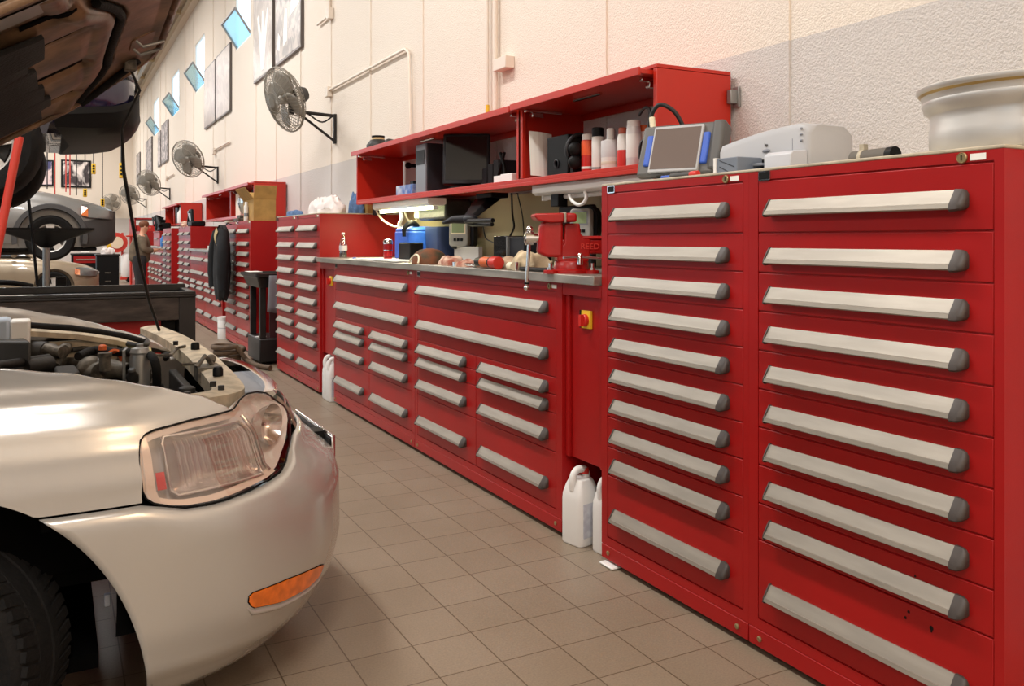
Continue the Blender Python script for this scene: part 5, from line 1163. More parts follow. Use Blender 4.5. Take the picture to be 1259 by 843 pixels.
# ================================================================== OTHER CARS
def make_car(name, nose, zb, label, paint, width=1.72, hs=1.0, clad=False, glasscol=(60, 64, 66), lampcol=True, cabin=True, steer=0, rimm='rimalloy', arch=.37, under='black', droop=0, bump_m=None):
    # nose: world point of the nose tip on the centre line; the car runs back along -X
    cx, cy = nose
    r = thing(name, (cx - 2, cy, zb), label, 'car')
    hw = width/2
    ST = [(0.0, .30, .52, .66), (-.03, .24, .60, .76), (-.10, .20, .665, .84), (-.22, .18, .715, .90), (-.4, .17, .765, .95), (-.7, .165, .83, .985), (-1.05, .16, .89, 1.0), (-1.4, .16, .935, 1.0),
          (-2.2, .16, .95, 1.0), (-3.2, .16, .96, 1.0), (-3.9, .18, .96, .98), (-4.3, .22, .92, .93), (-4.45, .3, .8, .84)]
    loops = []
    for x, zl, zt_, wf in ST:
        zl, zt_ = zl*hs, zt_*hs; w_ = hw*wf; h_ = zt_ - zl; L = []
        half = [(0, zl), (w_*.8, zl), (w_*.95, zl + h_*.08), (w_, zl + h_*.25), (w_*1.005, zl + h_*.55), (w_*.985, zl + h_*.75), (w_*.94, zl + h_*.90), (w_*.85, zt_ - h_*.02), (w_*.5, zt_ + .012), (0, zt_ + .02)]
        L = [(cx + x - .10*(abs(a)/hw)**3*(1 if x > -.5 else 0), cy + a, zb + z) for a, z in half] + [(cx + x - .10*(abs(a)/hw)**3*(1 if x > -.5 else 0), cy - a, zb + z) for a, z in half[-2:0:-1]]
        loops.append(L)
    # densify for clean shading
    dl = []
    for i in range(len(loops) - 1):
        for k in range(3): dl.append([Vector(p).lerp(Vector(q), k/3) for p, q in zip(loops[i], loops[i+1])])
    dl.append([Vector(p) for p in loops[-1]])
    wx = [cx - .84, cx - 3.5]; wr = .318
    body = part('body', MB().ring(dl), paint, r, smooth=45)
    cut = MB()
    for x in wx:
        for s_ in (-1, 1): cut.lathe([(arch*hs, -.24), (arch*hs, .3)], (x, cy + s_*hw, zb + wr*1.02), (0, s_, 0), 36)
    co_ = part('cutter', cut, paint, None)
    co_.data.transform(Matrix.Translation(-ORG[body.name]))
    co_.location = ORG[body.name]
    mo_ = body.modifiers.new('b', 'BOOLEAN'); mo_.operation = 'DIFFERENCE'; mo_.object = co_; mo_.solver = 'EXACT'
    bpy.context.view_layer.update()
    dg = bpy.context.evaluated_depsgraph_get(); me2 = bpy.data.meshes.new_from_object(body.evaluated_get(dg)); body.modifiers.clear(); body.data = me2
    me2.set_sharp_from_angle(angle=math.radians(45))
    bpy.data.objects.remove(co_)
    for x in wx:
        for s_ in (-1, 1):
            wheel(r, (x, cy + s_*(hw - .11), zb + wr - droop), wr, .19, steer if x == wx[0] else 0, tread=False, n=32, rim=rimm, face=-s_ if s_ > 0 else 1)
            part('arch_liner', MB().grid([[(x + arch*.99*hs*math.cos(a), cy + s_*yy, zb + wr*1.02 + arch*.99*hs*math.sin(a)) for a in frange(0, PI, 16)] for yy in (hw*.70, hw*.97)]).prism([(x + arch*hs*math.cos(a), zb + wr*1.02 + arch*hs*math.sin(a)) for a in frange(-.3, PI + .3, 16)], cy + s_*hw*.68, cy + s_*hw*.70, 'y'), 'dark', r)
            if clad:
                part('arch_trim', MB().ring([[(x + rr*math.cos(a), cy + s_*yy, zb + wr*1.02 + rr*math.sin(a)) for rr, yy in ((arch*hs - .005, hw - .03), (arch*hs - .005, hw + .022), (arch*hs + .055, hw + .018), (arch*hs + .065, hw - .03))] for a in frange(math.radians(-12), math.radians(192), 30)]), 'cladding', r, smooth=40)
    # lower bumper
    bl_ = []
    for x, zl, zt_, wf in ST[:6]:
        if x < -.46 and not clad: continue
        o_ = .014; w_ = hw*wf + o_; zl2 = zl*hs - .01; zt2 = zl2 + (.36 if clad else .15 if bump_m else .30)*hs*(1 if x > -.3 else .9)
        prof = [(0, zl2), (w_*.8, zl2), (w_*.96, zl2 + .03), (w_*1.005, zl2 + .12), (w_*1.01, zt2 - .04), (w_*1.0, zt2), (w_*.9, zt2 + .005), (0, zt2 + .005)]
        xx = cx + x + (.03 if x == 0 else .02)
        bl_.append([(xx - .10*(abs(a)/hw)**3, cy + a, zb + z) for a, z in prof] + [(xx - .10*(abs(a)/hw)**3, cy - a, zb + z) for a, z in prof[-2:0:-1]])
    part('bumper', MB().ring(bl_[:5]), bump_m or ('cladding' if clad else paint), r, smooth=45)
    part('underbody', MB().box(cx - 4.1, cx - (1.35 if droop else .25), cy - hw*.72, cy + hw*.72, zb + .12*hs, zb + .17*hs), under, r, bevel=.02)
    if not droop: part('cross_member', MB().box(cx - 1.05, cx - .75, cy - hw*.8, cy + hw*.8, zb + .10*hs, zb + .16*hs), 'grime', r, bevel=.02)
    part('exhaust', MB().tube([(cx - .9, cy - .2, zb + .12), (cx - 1.8, cy - .1, zb + .1), (cx - 4, cy - .3, zb + .14)], .035, 8), 'grime', r, smooth=60)
    for s_ in (-1, 1):
        q8 = lambda pts: [(cx + a, cy + s_*hw*b, zb + c*hs) for a, b, c in pts]
        part('headlamp', MB().ring([q8([(-.005, .57, .53), (-.005, .57, .63), (-.12, .57, .685), (-.12, .57, .53)]), q8([(-.05, .80, .53), (-.05, .80, .64), (-.2, .80, .705), (-.2, .80, .53)]), q8([(-.17, .945, .535), (-.19, .94, .65), (-.33, .935, .72), (-.33, .965, .55)]), q8([(-.36, .985, .55), (-.36, .975, .66), (-.45, .955, .715), (-.45, .985, .575)])]), 'lamp_far', r, smooth=50)
        part('indicator', MB().ring([q8([(-.37, .99, .555), (-.37, .98, .67), (-.46, .97, .70), (-.46, .99, .58)]), q8([(-.37, .90, .555), (-.37, .90, .66), (-.46, .90, .685), (-.46, .90, .58)])]), 'orange', r)
    part('grille', MB().box(cx - .05, cx + .008, cy - .36, cy + .36, zb + .49*hs, zb + .57*hs), 'black', r, bevel=.01)
    if cabin:
        cab = MB(); base, roof = .94*hs, 1.42*hs
        cab.ring([[(cx - 1.25, cy - hw*.9, zb + base), (cx - 1.25, cy + hw*.9, zb + base), (cx - 3.9, cy + hw*.9, zb + base), (cx - 3.9, cy - hw*.9, zb + base)],
                  [(cx - 1.95, cy - hw*.70, zb + roof), (cx - 1.95, cy + hw*.70, zb + roof), (cx - 3.3, cy + hw*.70, zb + roof), (cx - 3.3, cy - hw*.70, zb + roof)]])
        part('glasshouse', cab, mat('car_glass_' + name + str(len(bpy.data.materials)), glasscol, .1, coat=.5), r, bevel=.03)
        part('roof', MB().ring([[(cx - 1.85, cy - hw*.72, zb + roof - .02), (cx - 1.85, cy + hw*.72, zb + roof - .02), (cx - 3.4, cy + hw*.72, zb + roof - .02), (cx - 3.4, cy - hw*.72, zb + roof - .02)], [(cx - 2.1, cy - hw*.6, zb + roof + .04), (cx - 2.1, cy + hw*.6, zb + roof + .04), (cx - 3.2, cy + hw*.6, zb + roof + .04), (cx - 3.2, cy - hw*.6, zb + roof + .04)]]), paint, r, bevel=.03, smooth=40)
        for s_ in (-1, 1):
            part('pillar', MB().tube([(cx - 1.22, cy + s_*hw*.9, zb + base), (cx - 1.93, cy + s_*hw*.70, zb + roof)], .04, 8), paint, r, smooth=60)
            part('mirror', MB().ball((cx - 1.55, cy + s_*hw*1.08, zb + base + .06), .09, (.7, 1, .8)), paint, r, smooth=60)
    return r
M['lamp_far'] = mat('headlamp_glass', (116, 116, 114), .15, .3, coat=.5)
car_b = make_car('car', (.46, 6.36), 1.75, 'dark blue car raised high on a lift above the black bench', 'navy', steer=-10, under='toolblack', cabin=True, droop=.24, bump_m='black')
car_c = make_car('car', (.78, 14.45), 1.0, 'silver car with grey cladding raised on a lift at waist height', 'silver', clad=True, hs=1.11)
car_d = make_car('car', (.82, 20.85), 0.0, 'tan saloon car standing on the floor below the raised silver car', 'gold')
def lift(cxy, z, label):
    r = thing('vehicle_lift', (cxy[0], cxy[1], 0), label, 'lift')
    part('column', MB().box(cxy[0] - .12, cxy[0] + .12, cxy[1] - .12, cxy[1] + .12, 0, z - .08), 'greymetal', r, bevel=.01)
    part('base_plate', MB().box(cxy[0] - .3, cxy[0] + .3, cxy[1] - .3, cxy[1] + .3, 0, .02), 'toolblack', r)
    part('carrier', MB().box(cxy[0] - 1.1, cxy[0] + 1.1, cxy[1] - .1, cxy[1] + .1, z - .08, z), 'toolblack', r, bevel=.01)
    for sx in (-1, 1):
        part('arm', MB().box(cxy[0] + sx*1.0 - .07, cxy[0] + sx*1.0 + .07, cxy[1] - .6, cxy[1] + .6, z - .04, z + .02), 'toolblack', r, bevel=.01)
        for sy in (-1, 1): part('pad', MB().lathe([(.06, z + .02), (.06, z + .10)], (cxy[0] + sx*1.0, cxy[1] + sy*.52, 0), (0, 0, 1), 14), 'black', r, smooth=40)
lift((-3.0, 6.36), 1.76, 'lift column holding up the dark blue car')
lift((-1.9, 14.45), 1.02, 'lift column holding up the raised silver car')
# ================================================================== TOOL CARTS, HOISTS, STANDS IN THE DISTANCE
def cart(x0, x1, y0, y1, h, label, red=True):
    r = thing('tool_cart', ((x0+x1)/2, (y0+y1)/2, 0), label, 'cart', 'black tool carts')
    part('body', MB().box(x0, x1, y0, y1, .12, h - .04), 'black', r, bevel=.01); part('top', MB().box(x0 - .02, x1 + .02, y0 - .02, y1 + .02, h - .04, h), 'toolblack', r, bevel=.005)
    if red: d = part('drawer', MB().box(x0 + .05, x1 - .12, y0 - .015, y0, h - .24, h - .07), 'red', r); part('handle', MB().box(x0 + .1, x1 - .18, y0 - .04, y0 - .015, h - .17, h - .14), 'alu', d)
    for k in range(2): part('shelf_edge', MB().box(x0 + .3, x1 - .3, y0 - .012, y0, .3 + k*.2, .33 + k*.2), 'alloy', r)
    for xx in (x0 + .08, x1 - .08):
        for yy in (y0 + .06, y1 - .06): part('caster', MB().lathe([(.06, -.02), (.06, .02)], (xx, yy, .06), (0, 1, 0), 14), 'yellow' if xx < (x0+x1)/2 else 'black', r, smooth=40)
cart(.35, 1.15, 23.9, 24.4, .95, 'black tool cart with a red drawer beyond the tan saloon')
cart(.85, 1.33, 22.3, 22.9, .95, 'tall black cart with a white rag on top', False)
blob('white_rag', Vector((1.1, 22.5, .951)), .14, .14, .14, 'cloth', 'white rag heap on the tall black cart', 'rag', None, 7)
q = at(104, 303, Y=24.1); r = thing('yellow_bottle', (q.x + .55, 24.1, .951), 'yellow bottle standing on the black cart with the red drawer', 'bottle')
part('body', MB().box(q.x + .50, q.x + .60, 24.05, 24.15, .951, 1.18), 'yellow', r, bevel=.02); part('cap', MB().box(q.x + .53, q.x + .57, 24.08, 24.12, 1.18, 1.24), 'black', r)
single('bent_tube', MB().tube([(.75, 24.0, .96), (.75, 24.0, 1.2), (.95, 24.0, 1.2)], .02, 6).tube([(.55, 24.0, .97), (.75, 24.0, .97)], .02, 6), 'paper', 'pale bent tube frame on the black cart with the red drawer', 'frame')
f = at(161, 352, Z=0); r = thing('floor_stand', (f.x, f.y, 0), 'thin red floor stand with a round base left of the man', 'stand')
part('pole', MB().tube([(f.x, f.y, .03), (f.x, f.y, 1.38)], .03, 8), 'red_lift', r, smooth=60); part('base', MB().lathe([(.26, 0), (.24, .03), (.05, .05)], f, (0, 0, 1), 18), 'red_lift', r, smooth=40)
part('top_disc', MB().lathe([(.12, 1.36), (.14, 1.40), (.04, 1.42)], (f.x, f.y, 0), (0, 0, 1), 14), 'red_lift', r, smooth=40)
f = at(150, 330, Y=28.5); r = thing('hose_reel_cart', (f.x, f.y, 0), 'red and white reel cart near the far wall', 'cart')
part('frame', MB().box(f.x - .05, f.x + .5, 28.4, 28.8, .08, .16).box(f.x - .02, f.x + .04, 28.5, 28.6, .1, 1.5).box(f.x + .3, f.x + .36, 28.5, 28.6, .1, 1.75), 'red_lift', r, bevel=.006)
part('reel', MB().lathe([(.30, -.08), (.30, -.06), (.15, -.05), (.15, .05), (.30, .06), (.30, .08)], (f.x - .15, 28.45, 1.2), (0, 1, 0), 22), 'red_lift', r, smooth=40)
part('reel_hub', MB().lathe([(.18, -.10), (.18, -.085), (.05, -.084)], (f.x - .15, 28.45, 1.2), (0, 1, 0), 18), 'cream', r, smooth=40)
part('canister', MB().lathe([(.16, .16), (.18, .2), (.18, .8), (.1, .9)], (f.x + .15, 28.55, 0), (0, 0, 1), 16), 'white', r, smooth=40)
part('wheels', MB().lathe([(.08, -.3), (.08, .3)], (f.x + .2, 28.6, .08), (0, 1, 0), 14), 'black', r, smooth=40)
r = thing('distant_shelf', (2.2, 27.3, 0), 'distant red shelving by the far wall with white boxes', 'shelf')
part('frame', MB().box(1.96, 2.0, 26.3, 28.2, 0, 1.9).box(2.6, 2.64, 26.3, 28.2, 0, 1.9), 'red', r)
for z in (.1, .7, 1.3, 1.86): part('shelf', MB().box(1.955, 2.645, 26.3, 28.2, z, z + .04), 'red', r)
random.seed(4)
for k in range(6):
    z = (.141, .741, 1.341)[k % 3]; y = 26.35 + (k//3)*.92
    single('storage_box', MB().box(2.02, 2.5, y, y + .8, z, z + .35), ['white', 'cream', 'redlens', 'white', 'grey', 'cream'][k], ['white storage box, lowest on the distant shelf, near side', 'cream storage box, middle of the distant shelf, near side', 'red storage box, upper distant shelf, near side', 'white storage box, lowest on the distant shelf, far side', 'grey storage box, middle of the distant shelf, far side', 'cream storage box, upper distant shelf, far side'][k], 'box', 'boxes on the distant shelf', bevel=.01)
def pendant(px, y0, y1, Y, label, w=.09):
    a, b = at(px, y0, Y=Y), at(px, y1, Y=Y)
    r = thing('hoist_pendant', (b.x, Y, b.z), label, 'control', 'yellow hoist pendants')
    part('cable', MB().tube([(a.x, Y, a.z), (a.x, Y, ZC - .1)], .012, 6), 'cable', r)
    c_ = part('control_box', MB().box(b.x - w/2, b.x + w/2, Y - .06, Y + .06, b.z, a.z), 'yellow', r, bevel=.015)
    for k in range(3): z = b.z + (a.z - b.z)*(.25 + .25*k); part('button', MB().lathe([(.025, 0), (.025, .012)], (b.x, Y - .06, z), (0, -1, 0), 10), 'black', c_)
pendant(115, 201, 214, 22, 'yellow pendant with black buttons right of the far wall posters')
pendant(149, 200, 219, 22, 'yellow pendant hanging beside the bonnet stay')
pendant(104.5, 232, 242, 23, 'small yellow pendant above the silver car, below the poster')
pendant(126, 244, 254, 23, 'small yellow pendant in front of the bumper of the silver car')
for k, (px, yb, m_) in enumerate(((58, 232, 'cable'), (67.5, 242, 'red_lift'), (86, 240, 'red_lift'), (81, 236, 'red_lift'), (94, 240, 'cable'))):
    b = at(px, yb, Y=19 + k*.4)
    single('drop_cord', MB().tube([b, (b.x, b.y, ZC - .08)], .012, 6), m_, ['black cord hanging left of the first red cord', 'red cord ending in a plug above the silver bonnet', 'red cord hanging before the large far wall poster', 'short red cord left of the longer one before the poster', 'black cord hanging at the right of the far wall poster'][k], 'cord')
# ================================================================== POSTERS AND WALL HARDWARE
def poster_mat(name, light, dark, seed, scale):
    m = bpy.data.materials.new(name); m.use_nodes = True; nt = m.node_tree; b = nt.nodes['Principled BSDF']; b.inputs['Roughness'].default_value = .35
    tc = nt.nodes.new('ShaderNodeTexCoord'); mp = nt.nodes.new('ShaderNodeMapping'); mp.inputs['Location'].default_value = (seed, seed*1.7, seed*.6)
    n = nt.nodes.new('ShaderNodeTexNoise'); n.inputs['Scale'].default_value = scale; n.inputs['Detail'].default_value = 3; n.inputs['Distortion'].default_value = 2.2
    cr = nt.nodes.new('ShaderNodeValToRGB'); e = cr.color_ramp.elements; e[0].position = .44; e[0].color = srgb(*dark); e[1].position = .56; e[1].color = srgb(*light)
    nt.links.new(tc.outputs['Object'], mp.inputs[0]); nt.links.new(mp.outputs[0], n.inputs['Vector']); nt.links.new(n.outputs['Fac'], cr.inputs[0]); nt.links.new(cr.outputs[0], b.inputs['Base Color']); return m
PX = 2.66
def poster(y0, y1, z0, z1, label, light, dark, seed, scale, deco=None):
    r = thing('poster', (PX, (y0+y1)/2, z0), label, 'poster', 'framed posters on the wall')
    part('frame', MB().box(PX - .02, XW - .001, y0, y1, z0, z1), mat('poster_frame_%d' % seed, (86, 78, 74), .4), r, bevel=.004)
    part('print', MB().box(PX - .023, PX - .02, y0 + .03, y1 - .03, z0 + .03, z1 - .03), poster_mat('poster_print_%d' % seed, light, dark, seed, scale), r)
    if deco:
        w_ = y1 - y0
        for pts in deco: part('pale_figure', MB().prism([(y1 - a*w_, z0 + b) for a, b in pts], PX - .0255, PX - .023, 'x'), 'white', r)
poster(10.47, 11.86, 3.64, 5.0, 'large framed grey poster with pale shapes, nearest of the wall posters', (176, 166, 158), (128, 120, 116), 1, 3.2,
       [[(.10, .2), (.2, .16), (.22, .34), (.14, .42)], [(.35, .18), (.5, .22), (.52, .62), (.42, .66), (.36, .4)], [(.62, .5), (.95, .56), (.95, .95), (.7, .98)], [(.5, .75), (.62, .72), (.62, 1.0), (.52, 1.05)]])
poster(12.03, 13.32, 3.64, 5.0, 'framed grey poster with a white branching shape behind the nearest fan', (178, 168, 160), (156, 146, 140), 2, 2.2,
       [[(.45, .1), (.6, .1), (.7, .5), (.82, .9), (.76, .92), (.6, .6), (.56, .95), (.5, .95), (.46, .6), (.3, .95), (.24, .92), (.36, .5)]])
poster(15.32, 16.75, 3.5, 4.68, 'framed pale grey poster between first and second bright windows, nearer one', (188, 176, 168), (168, 156, 150), 3, 2.5)
poster(16.86, 18.2, 3.5, 4.68, 'framed pale grey poster between first and second bright windows, farther one', (182, 170, 162), (164, 152, 146), 4, 2.5)
poster(24.6, 26.1, 3.4, 4.5, 'framed poster beyond the third window, first of a close pair', (216, 206, 206), (90, 88, 96), 5, 3.5)
poster(26.3, 27.1, 3.4, 4.4, 'framed poster beyond the third window, second of a close pair', (210, 200, 200), (96, 92, 100), 6, 3.5)
poster(28.9, 30.9, 3.35, 4.5, 'framed poster above the second most distant fan', (216, 206, 206), (96, 94, 104), 7, 3.5)
poster(33.2, 34.6, 3.3, 4.4, 'framed poster nearest to the far wall', (206, 196, 194), (110, 106, 110), 8, 3.5)
def far_poster(px0, px1, py0, py1, label, seed, light, dark):
    Y = YB - .03; a, b = at(px0, py0, Y=Y), at(px1, py1, Y=Y)
    r = thing('poster', ((a.x+b.x)/2, Y, b.z), label, 'poster', 'posters on the far wall')
    part('frame', MB().box(a.x, b.x, Y - .02, YB - .001, b.z, a.z), 'black', r)
    part('print', MB().box(a.x + .06, b.x - .06, Y - .024, Y - .02, b.z + .06, a.z - .06), poster_mat('far_print_%d' % seed, light, dark, seed, 1.1), r)
far_poster(43, 66, 196, 229, 'far wall poster with blue and pink shapes', 21, (230, 206, 206), (60, 60, 110))
far_poster(75, 112, 196, 231, 'larger far wall poster with red, white and black shapes', 22, (240, 230, 226), (60, 50, 54))
def tubing(name, pts, r_, label, m='conduit', boxes=()):
    r = thing(name, pts[0], label, 'pipe', 'wall conduits')
    part('pipe', MB().tube(pts, r_, 8), m, r, smooth=60)
    for b in boxes: part('junction_box', MB().box(*b), m, r, bevel=.004)
xp = XW - .032
tubing('conduit', [(xp, 9.3, 2.93), (xp, 6.95, 2.93), (xp, 6.87, 2.88), (xp, 6.82, 2.05)], .014, 'painted conduit running level above the overhead cabinet and turning down', boxes=[(XW - .06, XW - .001, 9.25, 9.36, 2.86, 2.97)])
tubing('conduit', [(xp, 5.24, 2.05), (xp, 5.24, ZC - .05)], .018, 'vertical painted conduit above the middle of the long cabinet, box beside it', boxes=[(XW - .07, XW - .001, 5.02, 5.2, 2.43, 2.51)])
tubing('conduit', [(xp, 5.36, 2.05), (xp, 5.36, ZC - .05)], .012, 'thin vertical conduit with a yellow end left of the junction box')
single('yellow_marker', MB().lathe([(.0135, 0), (.0135, .13)], (xp, 5.36, 2.10), (0, 0, 1), 10, cap=False), 'yellow', 'yellow sleeve at the foot of the thin conduit', 'sleeve', smooth=60)
tubing('conduit', [(xp, 9.75, 3.75), (xp, 9.3, 3.75), (xp, 9.25, 3.8), (xp, 9.25, ZC - .05)], .014, 'painted conduit bend at the top edge right of the nearest poster', boxes=[(XW - .06, XW - .001, 9.2, 9.3, 3.70, 3.82)])
tubing('conduit', [(xp, 17.0, 2.98), (xp, 15.4, 2.98)], .016, 'short level conduit by the second fan', boxes=[(XW - .06, XW - .001, 16.95, 17.1, 2.9, 3.02)])
tubing('conduit', [(xp, 24.9, 2.95), (xp, 23.3, 2.95)], .016, 'short level conduit by the third fan', boxes=[(XW - .06, XW - .001, 24.8, 25.0, 2.88, 3.0)])
# ================================================================== FANS
def make_fan(label, loc, yaw, tilt=-20, rz=0):
    # local: wall plate on x=0 plane, room towards -x, head at the arm's end
    r = thing('wall_fan', (0, 0, 0), label, 'fan', 'fans on the wall'); r.location = loc; r.rotation_euler.z = rz
    part('wall_plate', MB().box(-.03, 0, -.025, .025, -.2, .12), 'toolblack', r, bevel=.003)
    part('arm', MB().tube([(-.02, 0, .10), (-.46, .05, .13)], .018, 8).tube([(-.02, 0, -.17), (-.40, .045, .115)], .014, 8), 'toolblack', r, smooth=60)
    part('arm_cord', MB().tube([(-.02, .02, .11), (-.14, .04, .03), (-.28, .04, .10), (-.36, .05, .15), (-.45, .05, .18)], .009, 6, smooth_pts=5), 'cable', r, smooth=60)
    part('swivel', MB().lathe([(.03, -.05), (.035, 0), (.03, .12)], (-.47, .05, .14), (0, 0, 1), 12), 'toolblack', r, smooth=40)
    HM = Matrix.Translation((-.47, .05, .27)) @ rot('Z', yaw) @ rot('Y', tilt)   # head: axis along local -x
    mo = part('motor', MB().lathe([(.02, .19), (.07, .18), (.09, .13), (.092, .02), (.07, -.03), (.03, -.05)], (0, 0, 0), (1, 0, 0), 20).xf(HM), 'duct', r, smooth=50)
    part('motor_badge', MB().lathe([(.0935, .02), (.0935, .06)], (0, 0, 0), (1, 0, 0), 20).xf(HM), 'white', mo, smooth=60)
    part('oscillator', MB().tube([(.05, 0, .09), (.05, 0, .14)], .016, 8).xf(HM), 'black', mo)
    R_ = .345; g = MB()
    for x_, q in ((-.22, .30), (-.18, .62), (-.12, .92), (-.10, 1.0), (-.085, 1.0), (-.03, .86), (.0, .55)):
        g.tube([(x_, R_*q*math.cos(a), R_*q*math.sin(a)) for a in frange(0, 2*PI, 40)], .0075 if q == 1 else .004, 5, cap=False)
    for k in range(44):
        a = 2*PI*k/44; c_, s_ = math.cos(a), math.sin(a)
        g.tube([(x_, R_*q*c_, R_*q*s_) for x_, q in ((-.235, .10), (-.22, .3), (-.18, .62), (-.12, .92), (-.1, 1), (-.03, .86), (0, .55), (.01, .25))], .0035, 4)
    g.lathe([(.05, -.24), (.05, -.225)], (0, 0, 0), (1, 0, 0), 18)
    part('cage', g.xf(HM), 'wire', r)
    for k in range(4):
        b_ = MB(); rows_ = []
        for i in frange(0, 1, 6):
            rr = .05 + .25*i; wv = .05 + .09*math.sin(i*2.4)
            rows_.append([(-.09 + .09*(u - .5)*(1 - .4*i), rr*math.cos((u - .5)*wv/rr*2), rr*math.sin((u - .5)*wv/rr*2)) for u in frange(0, 1, 6)])
        b_.grid(rows_); b_.xf(HM @ Matrix.Rotation(2*PI*k/4 + .4, 4, 'X')); part('blade', b_, 'blade', r, smooth=60, sol=.003)
    part('hub', MB().lathe([(.05, -.04), (.05, -.13), (.03, -.15)], (0, 0, 0), (1, 0, 0), 16).xf(HM), 'blade', r, smooth=40)
    return r
make_fan('nearest wall fan, in front of the poster with the white branching shape', (XW, 9.12, 2.53), 16)
make_fan('second wall fan from the viewer, below the pair of pale posters', (XW, 16.72, 2.53), 42)
make_fan('third wall fan from the viewer, above the distant overhead cabinet', (XW, 24.3, 2.53), 48)
make_fan('fourth wall fan, directly left of the third, smaller', (XW, 31.0, 2.53), 55)
make_fan('most distant fan, fixed to the far wall left of the bonnet stay', (1.95, YB, 2.45), 0, -8, PI/2)
# ================================================================== MAN AT THE DISTANT BENCH
def skin_body(name, verts, edges, radii, m, parent, sub=2, root=0):
    me = bpy.data.meshes.new(name); org = ORG[parent.name]
    me.from_pydata([Vector(v) - org for v in verts], edges, []); o = bpy.data.objects.new(name, me); COL.objects.link(o); o.parent = parent; ORG[o.name] = org
    sk = o.modifiers.new('skin', 'SKIN'); sk.use_smooth_shade = True
    for i, r_ in enumerate(radii): d = me.skin_vertices[0].data[i]; d.radius = (r_, r_) if not isinstance(r_, tuple) else r_; d.use_root = (i == root)
    sb = o.modifiers.new('sub', 'SUBSURF'); sb.levels = sub; sb.render_levels = sub
    me.materials.append(M[m]); return o
mx_, my_ = 1.47, 18.6
man = thing('person', (mx_, my_, 0), 'person in a taupe shirt and dark trousers standing at the distant red cabinets', 'person')
def P(x, y, z): return (mx_ + x, my_ + y, z)
V = [P(0, 0, .92), P(.02, 0, 1.1), P(.04, 0, 1.28), P(.055, 0, 1.39), P(.08, 0, 1.45), P(.10, 0, 1.515), P(.11, 0, 1.58)]
E_ = [(0, 1), (1, 2), (2, 3), (3, 4), (4, 5), (5, 6)]; R_ = [.13, .13, .14, .075, .055, .088, .07]
for s_ in (-1, 1):
    b = len(V); V += [P(.04, s_*.17, 1.34), P(.07, s_*.23, 1.10), P(.26, s_*.16, 1.07), P(.34, s_*.13, 1.09)]; E_ += [(2, b), (b, b+1), (b+1, b+2), (b+2, b+3)]; R_ += [.065, .05, .04, .034]
    b = len(V); V += [P(0, s_*.09, .84), P(.03, s_*.11, .48), P(-.02, s_*.11, .09), P(.10, s_*.12, .04)]; E_ += [(0, b), (b, b+1), (b+1, b+2), (b+2, b+3)]; R_ += [.09, .06, .045, .04]
skin_body('body', V, E_, R_, 'skin', man)
V2 = [P(0, 0, .80), P(.01, 0, .98), P(.025, 0, 1.15), P(.04, 0, 1.30), P(.055, 0, 1.40)]; E2 = [(0, 1), (1, 2), (2, 3), (3, 4)]; R2 = [(.17, .22), (.17, .22), (.17, .23), (.17, .24), .10]
for s_ in (-1, 1):
    b = len(V2); V2 += [P(.045, s_*.19, 1.34), P(.07, s_*.25, 1.10), P(.25, s_*.17, 1.07)]; E2 += [(3, b), (b, b+1), (b+1, b+2)]; R2 += [.095, .075, .06]
skin_body('shirt', V2, E2, R2, 'shirt', man)
V3 = [P(0, 0, .90), P(.005, 0, 1.08)]; E3 = [(0, 1)]; R3 = [(.17, .2), (.14, .17)]
for s_ in (-1, 1):
    b = len(V3); V3 += [P(0, s_*.10, .80), P(.03, s_*.11, .48), P(-.02, s_*.11, .06)]; E3 += [(0, b), (b, b+1), (b+1, b+2)]; R3 += [.125, .10, .085]
skin_body('trousers', V3, E3, R3, 'trouser', man)
part('hair', MB().ball(P(.09, 0, 1.595), .098, (1, .95, .85)), 'hair', man, smooth=60)
part('nose', MB().ball(P(.20, 0, 1.53), .018), 'skin', man, smooth=60)
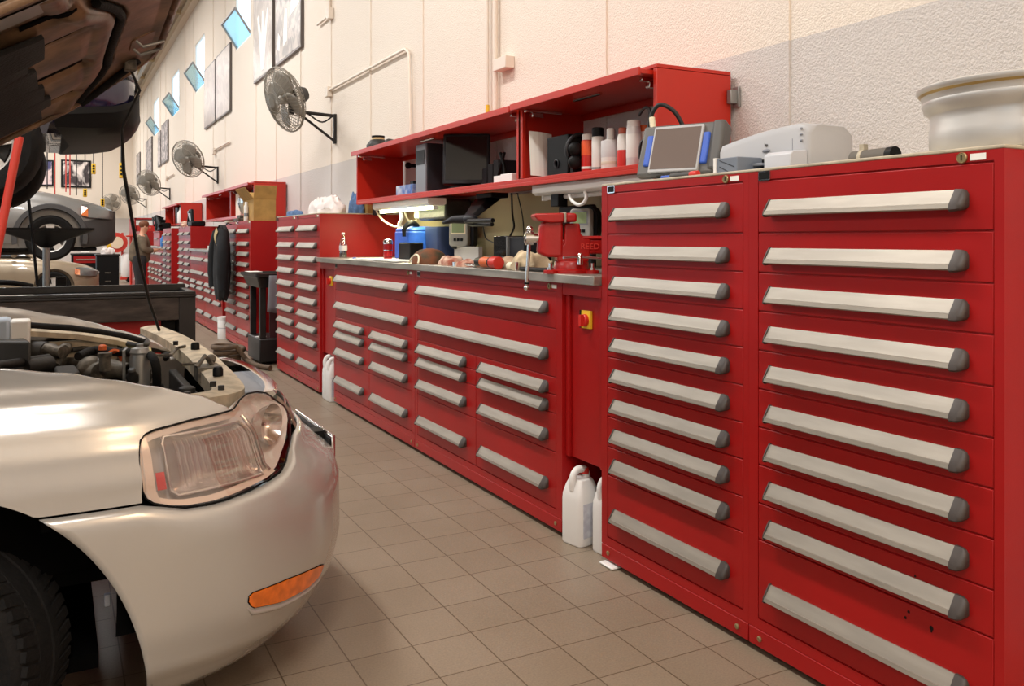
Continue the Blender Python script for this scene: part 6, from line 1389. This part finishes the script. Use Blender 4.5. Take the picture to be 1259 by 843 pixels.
for s_ in (-1, 1):
    part('ear', MB().ball(P(.10, s_*.085, 1.535), .025, (.8, .5, 1.2)), 'skin', man, smooth=60)
    part('shoe', MB().ring([[P(x, s_*.115 + w_*yy, z*h_) for yy, z in ((-1, 0), (1, 0), (1, .7), (0, 1), (-1, .7))] for x, w_, h_ in ((-.1, .035, .09), (0, .05, .11), (.12, .05, .08), (.19, .03, .04))]), 'black', man, smooth=50)
    hand = Vector(P(.36, s_*.13, 1.09))
    for k in range(4):
        a = hand + Vector((.02, (k - 1.5)*.018, 0)); part('finger', MB().tube([a, a + Vector((.04, 0, .005)), a + Vector((.065 - .006*abs(k - 1.5), 0, -.02))], [.010, .009, .008], 6), 'skin', man, smooth=60)
    part('thumb', MB().tube([hand + Vector((-.01, -s_*.03, .01)), hand + Vector((.03, -s_*.05, .02))], [.011, .009], 6), 'skin', man, smooth=60)
single('blue_bottle', MB().lathe([(.05, 0), (.055, .02), (.055, .16), (.025, .2), (.025, .23)], (1.99, 19.35, 1.151), (0, 0, 1), 14), mat('blue_white_bottle', (60, 120, 190), .4), 'blue bottle on the distant bench in front of the man', 'bottle', smooth=40)
# ================================================================== LIGHT
W = bpy.data.worlds.new('daylight'); S.world = W; W.use_nodes = True
W.node_tree.nodes['Background'].inputs[0].default_value = (.66, .85, 1.0, 1); W.node_tree.nodes['Background'].inputs[1].default_value = 2.2
def area(name, loc, rotation, sx, sy, power, rgb):
    l = bpy.data.lights.new(name, 'AREA'); l.shape = 'RECTANGLE'; l.size = sx; l.size_y = sy; l.energy = power; l.color = rgb
    o = bpy.data.objects.new(name, l); COL.objects.link(o); o.location = loc; o.rotation_euler = rotation; return o
for yy in (-2, 5, 12, 19, 26, 33):
    area('hall_lamp', (-.6, yy, 6.4), (0, 0, 0), .5, 3.0, 285, (1, .965, .93))
    area('hall_lamp', (-6, yy, 6.4), (0, 0, 0), .5, 3.0, 225, (1, .965, .93))
l_ = area('warm_work_lamp', (1.9, -3.4, 3.2), (math.radians(78), 0, math.radians(-4)), 1.2, .8, 55, (1, .72, .46))
area('strip_lamp_glow', (2.345, (yat(526, 2.28) + yat(458, 2.28))/2, 1.505), (0, 0, 0), .04, abs(yat(526, 2.28) - yat(458, 2.28)) - .1, 9, (1, .93, .55))
S.view_settings.view_transform = 'Standard'; S.view_settings.look = 'None'; S.view_settings.gamma = 1; S.view_settings.use_curve_mapping = False
S.view_settings.exposure = -0.06
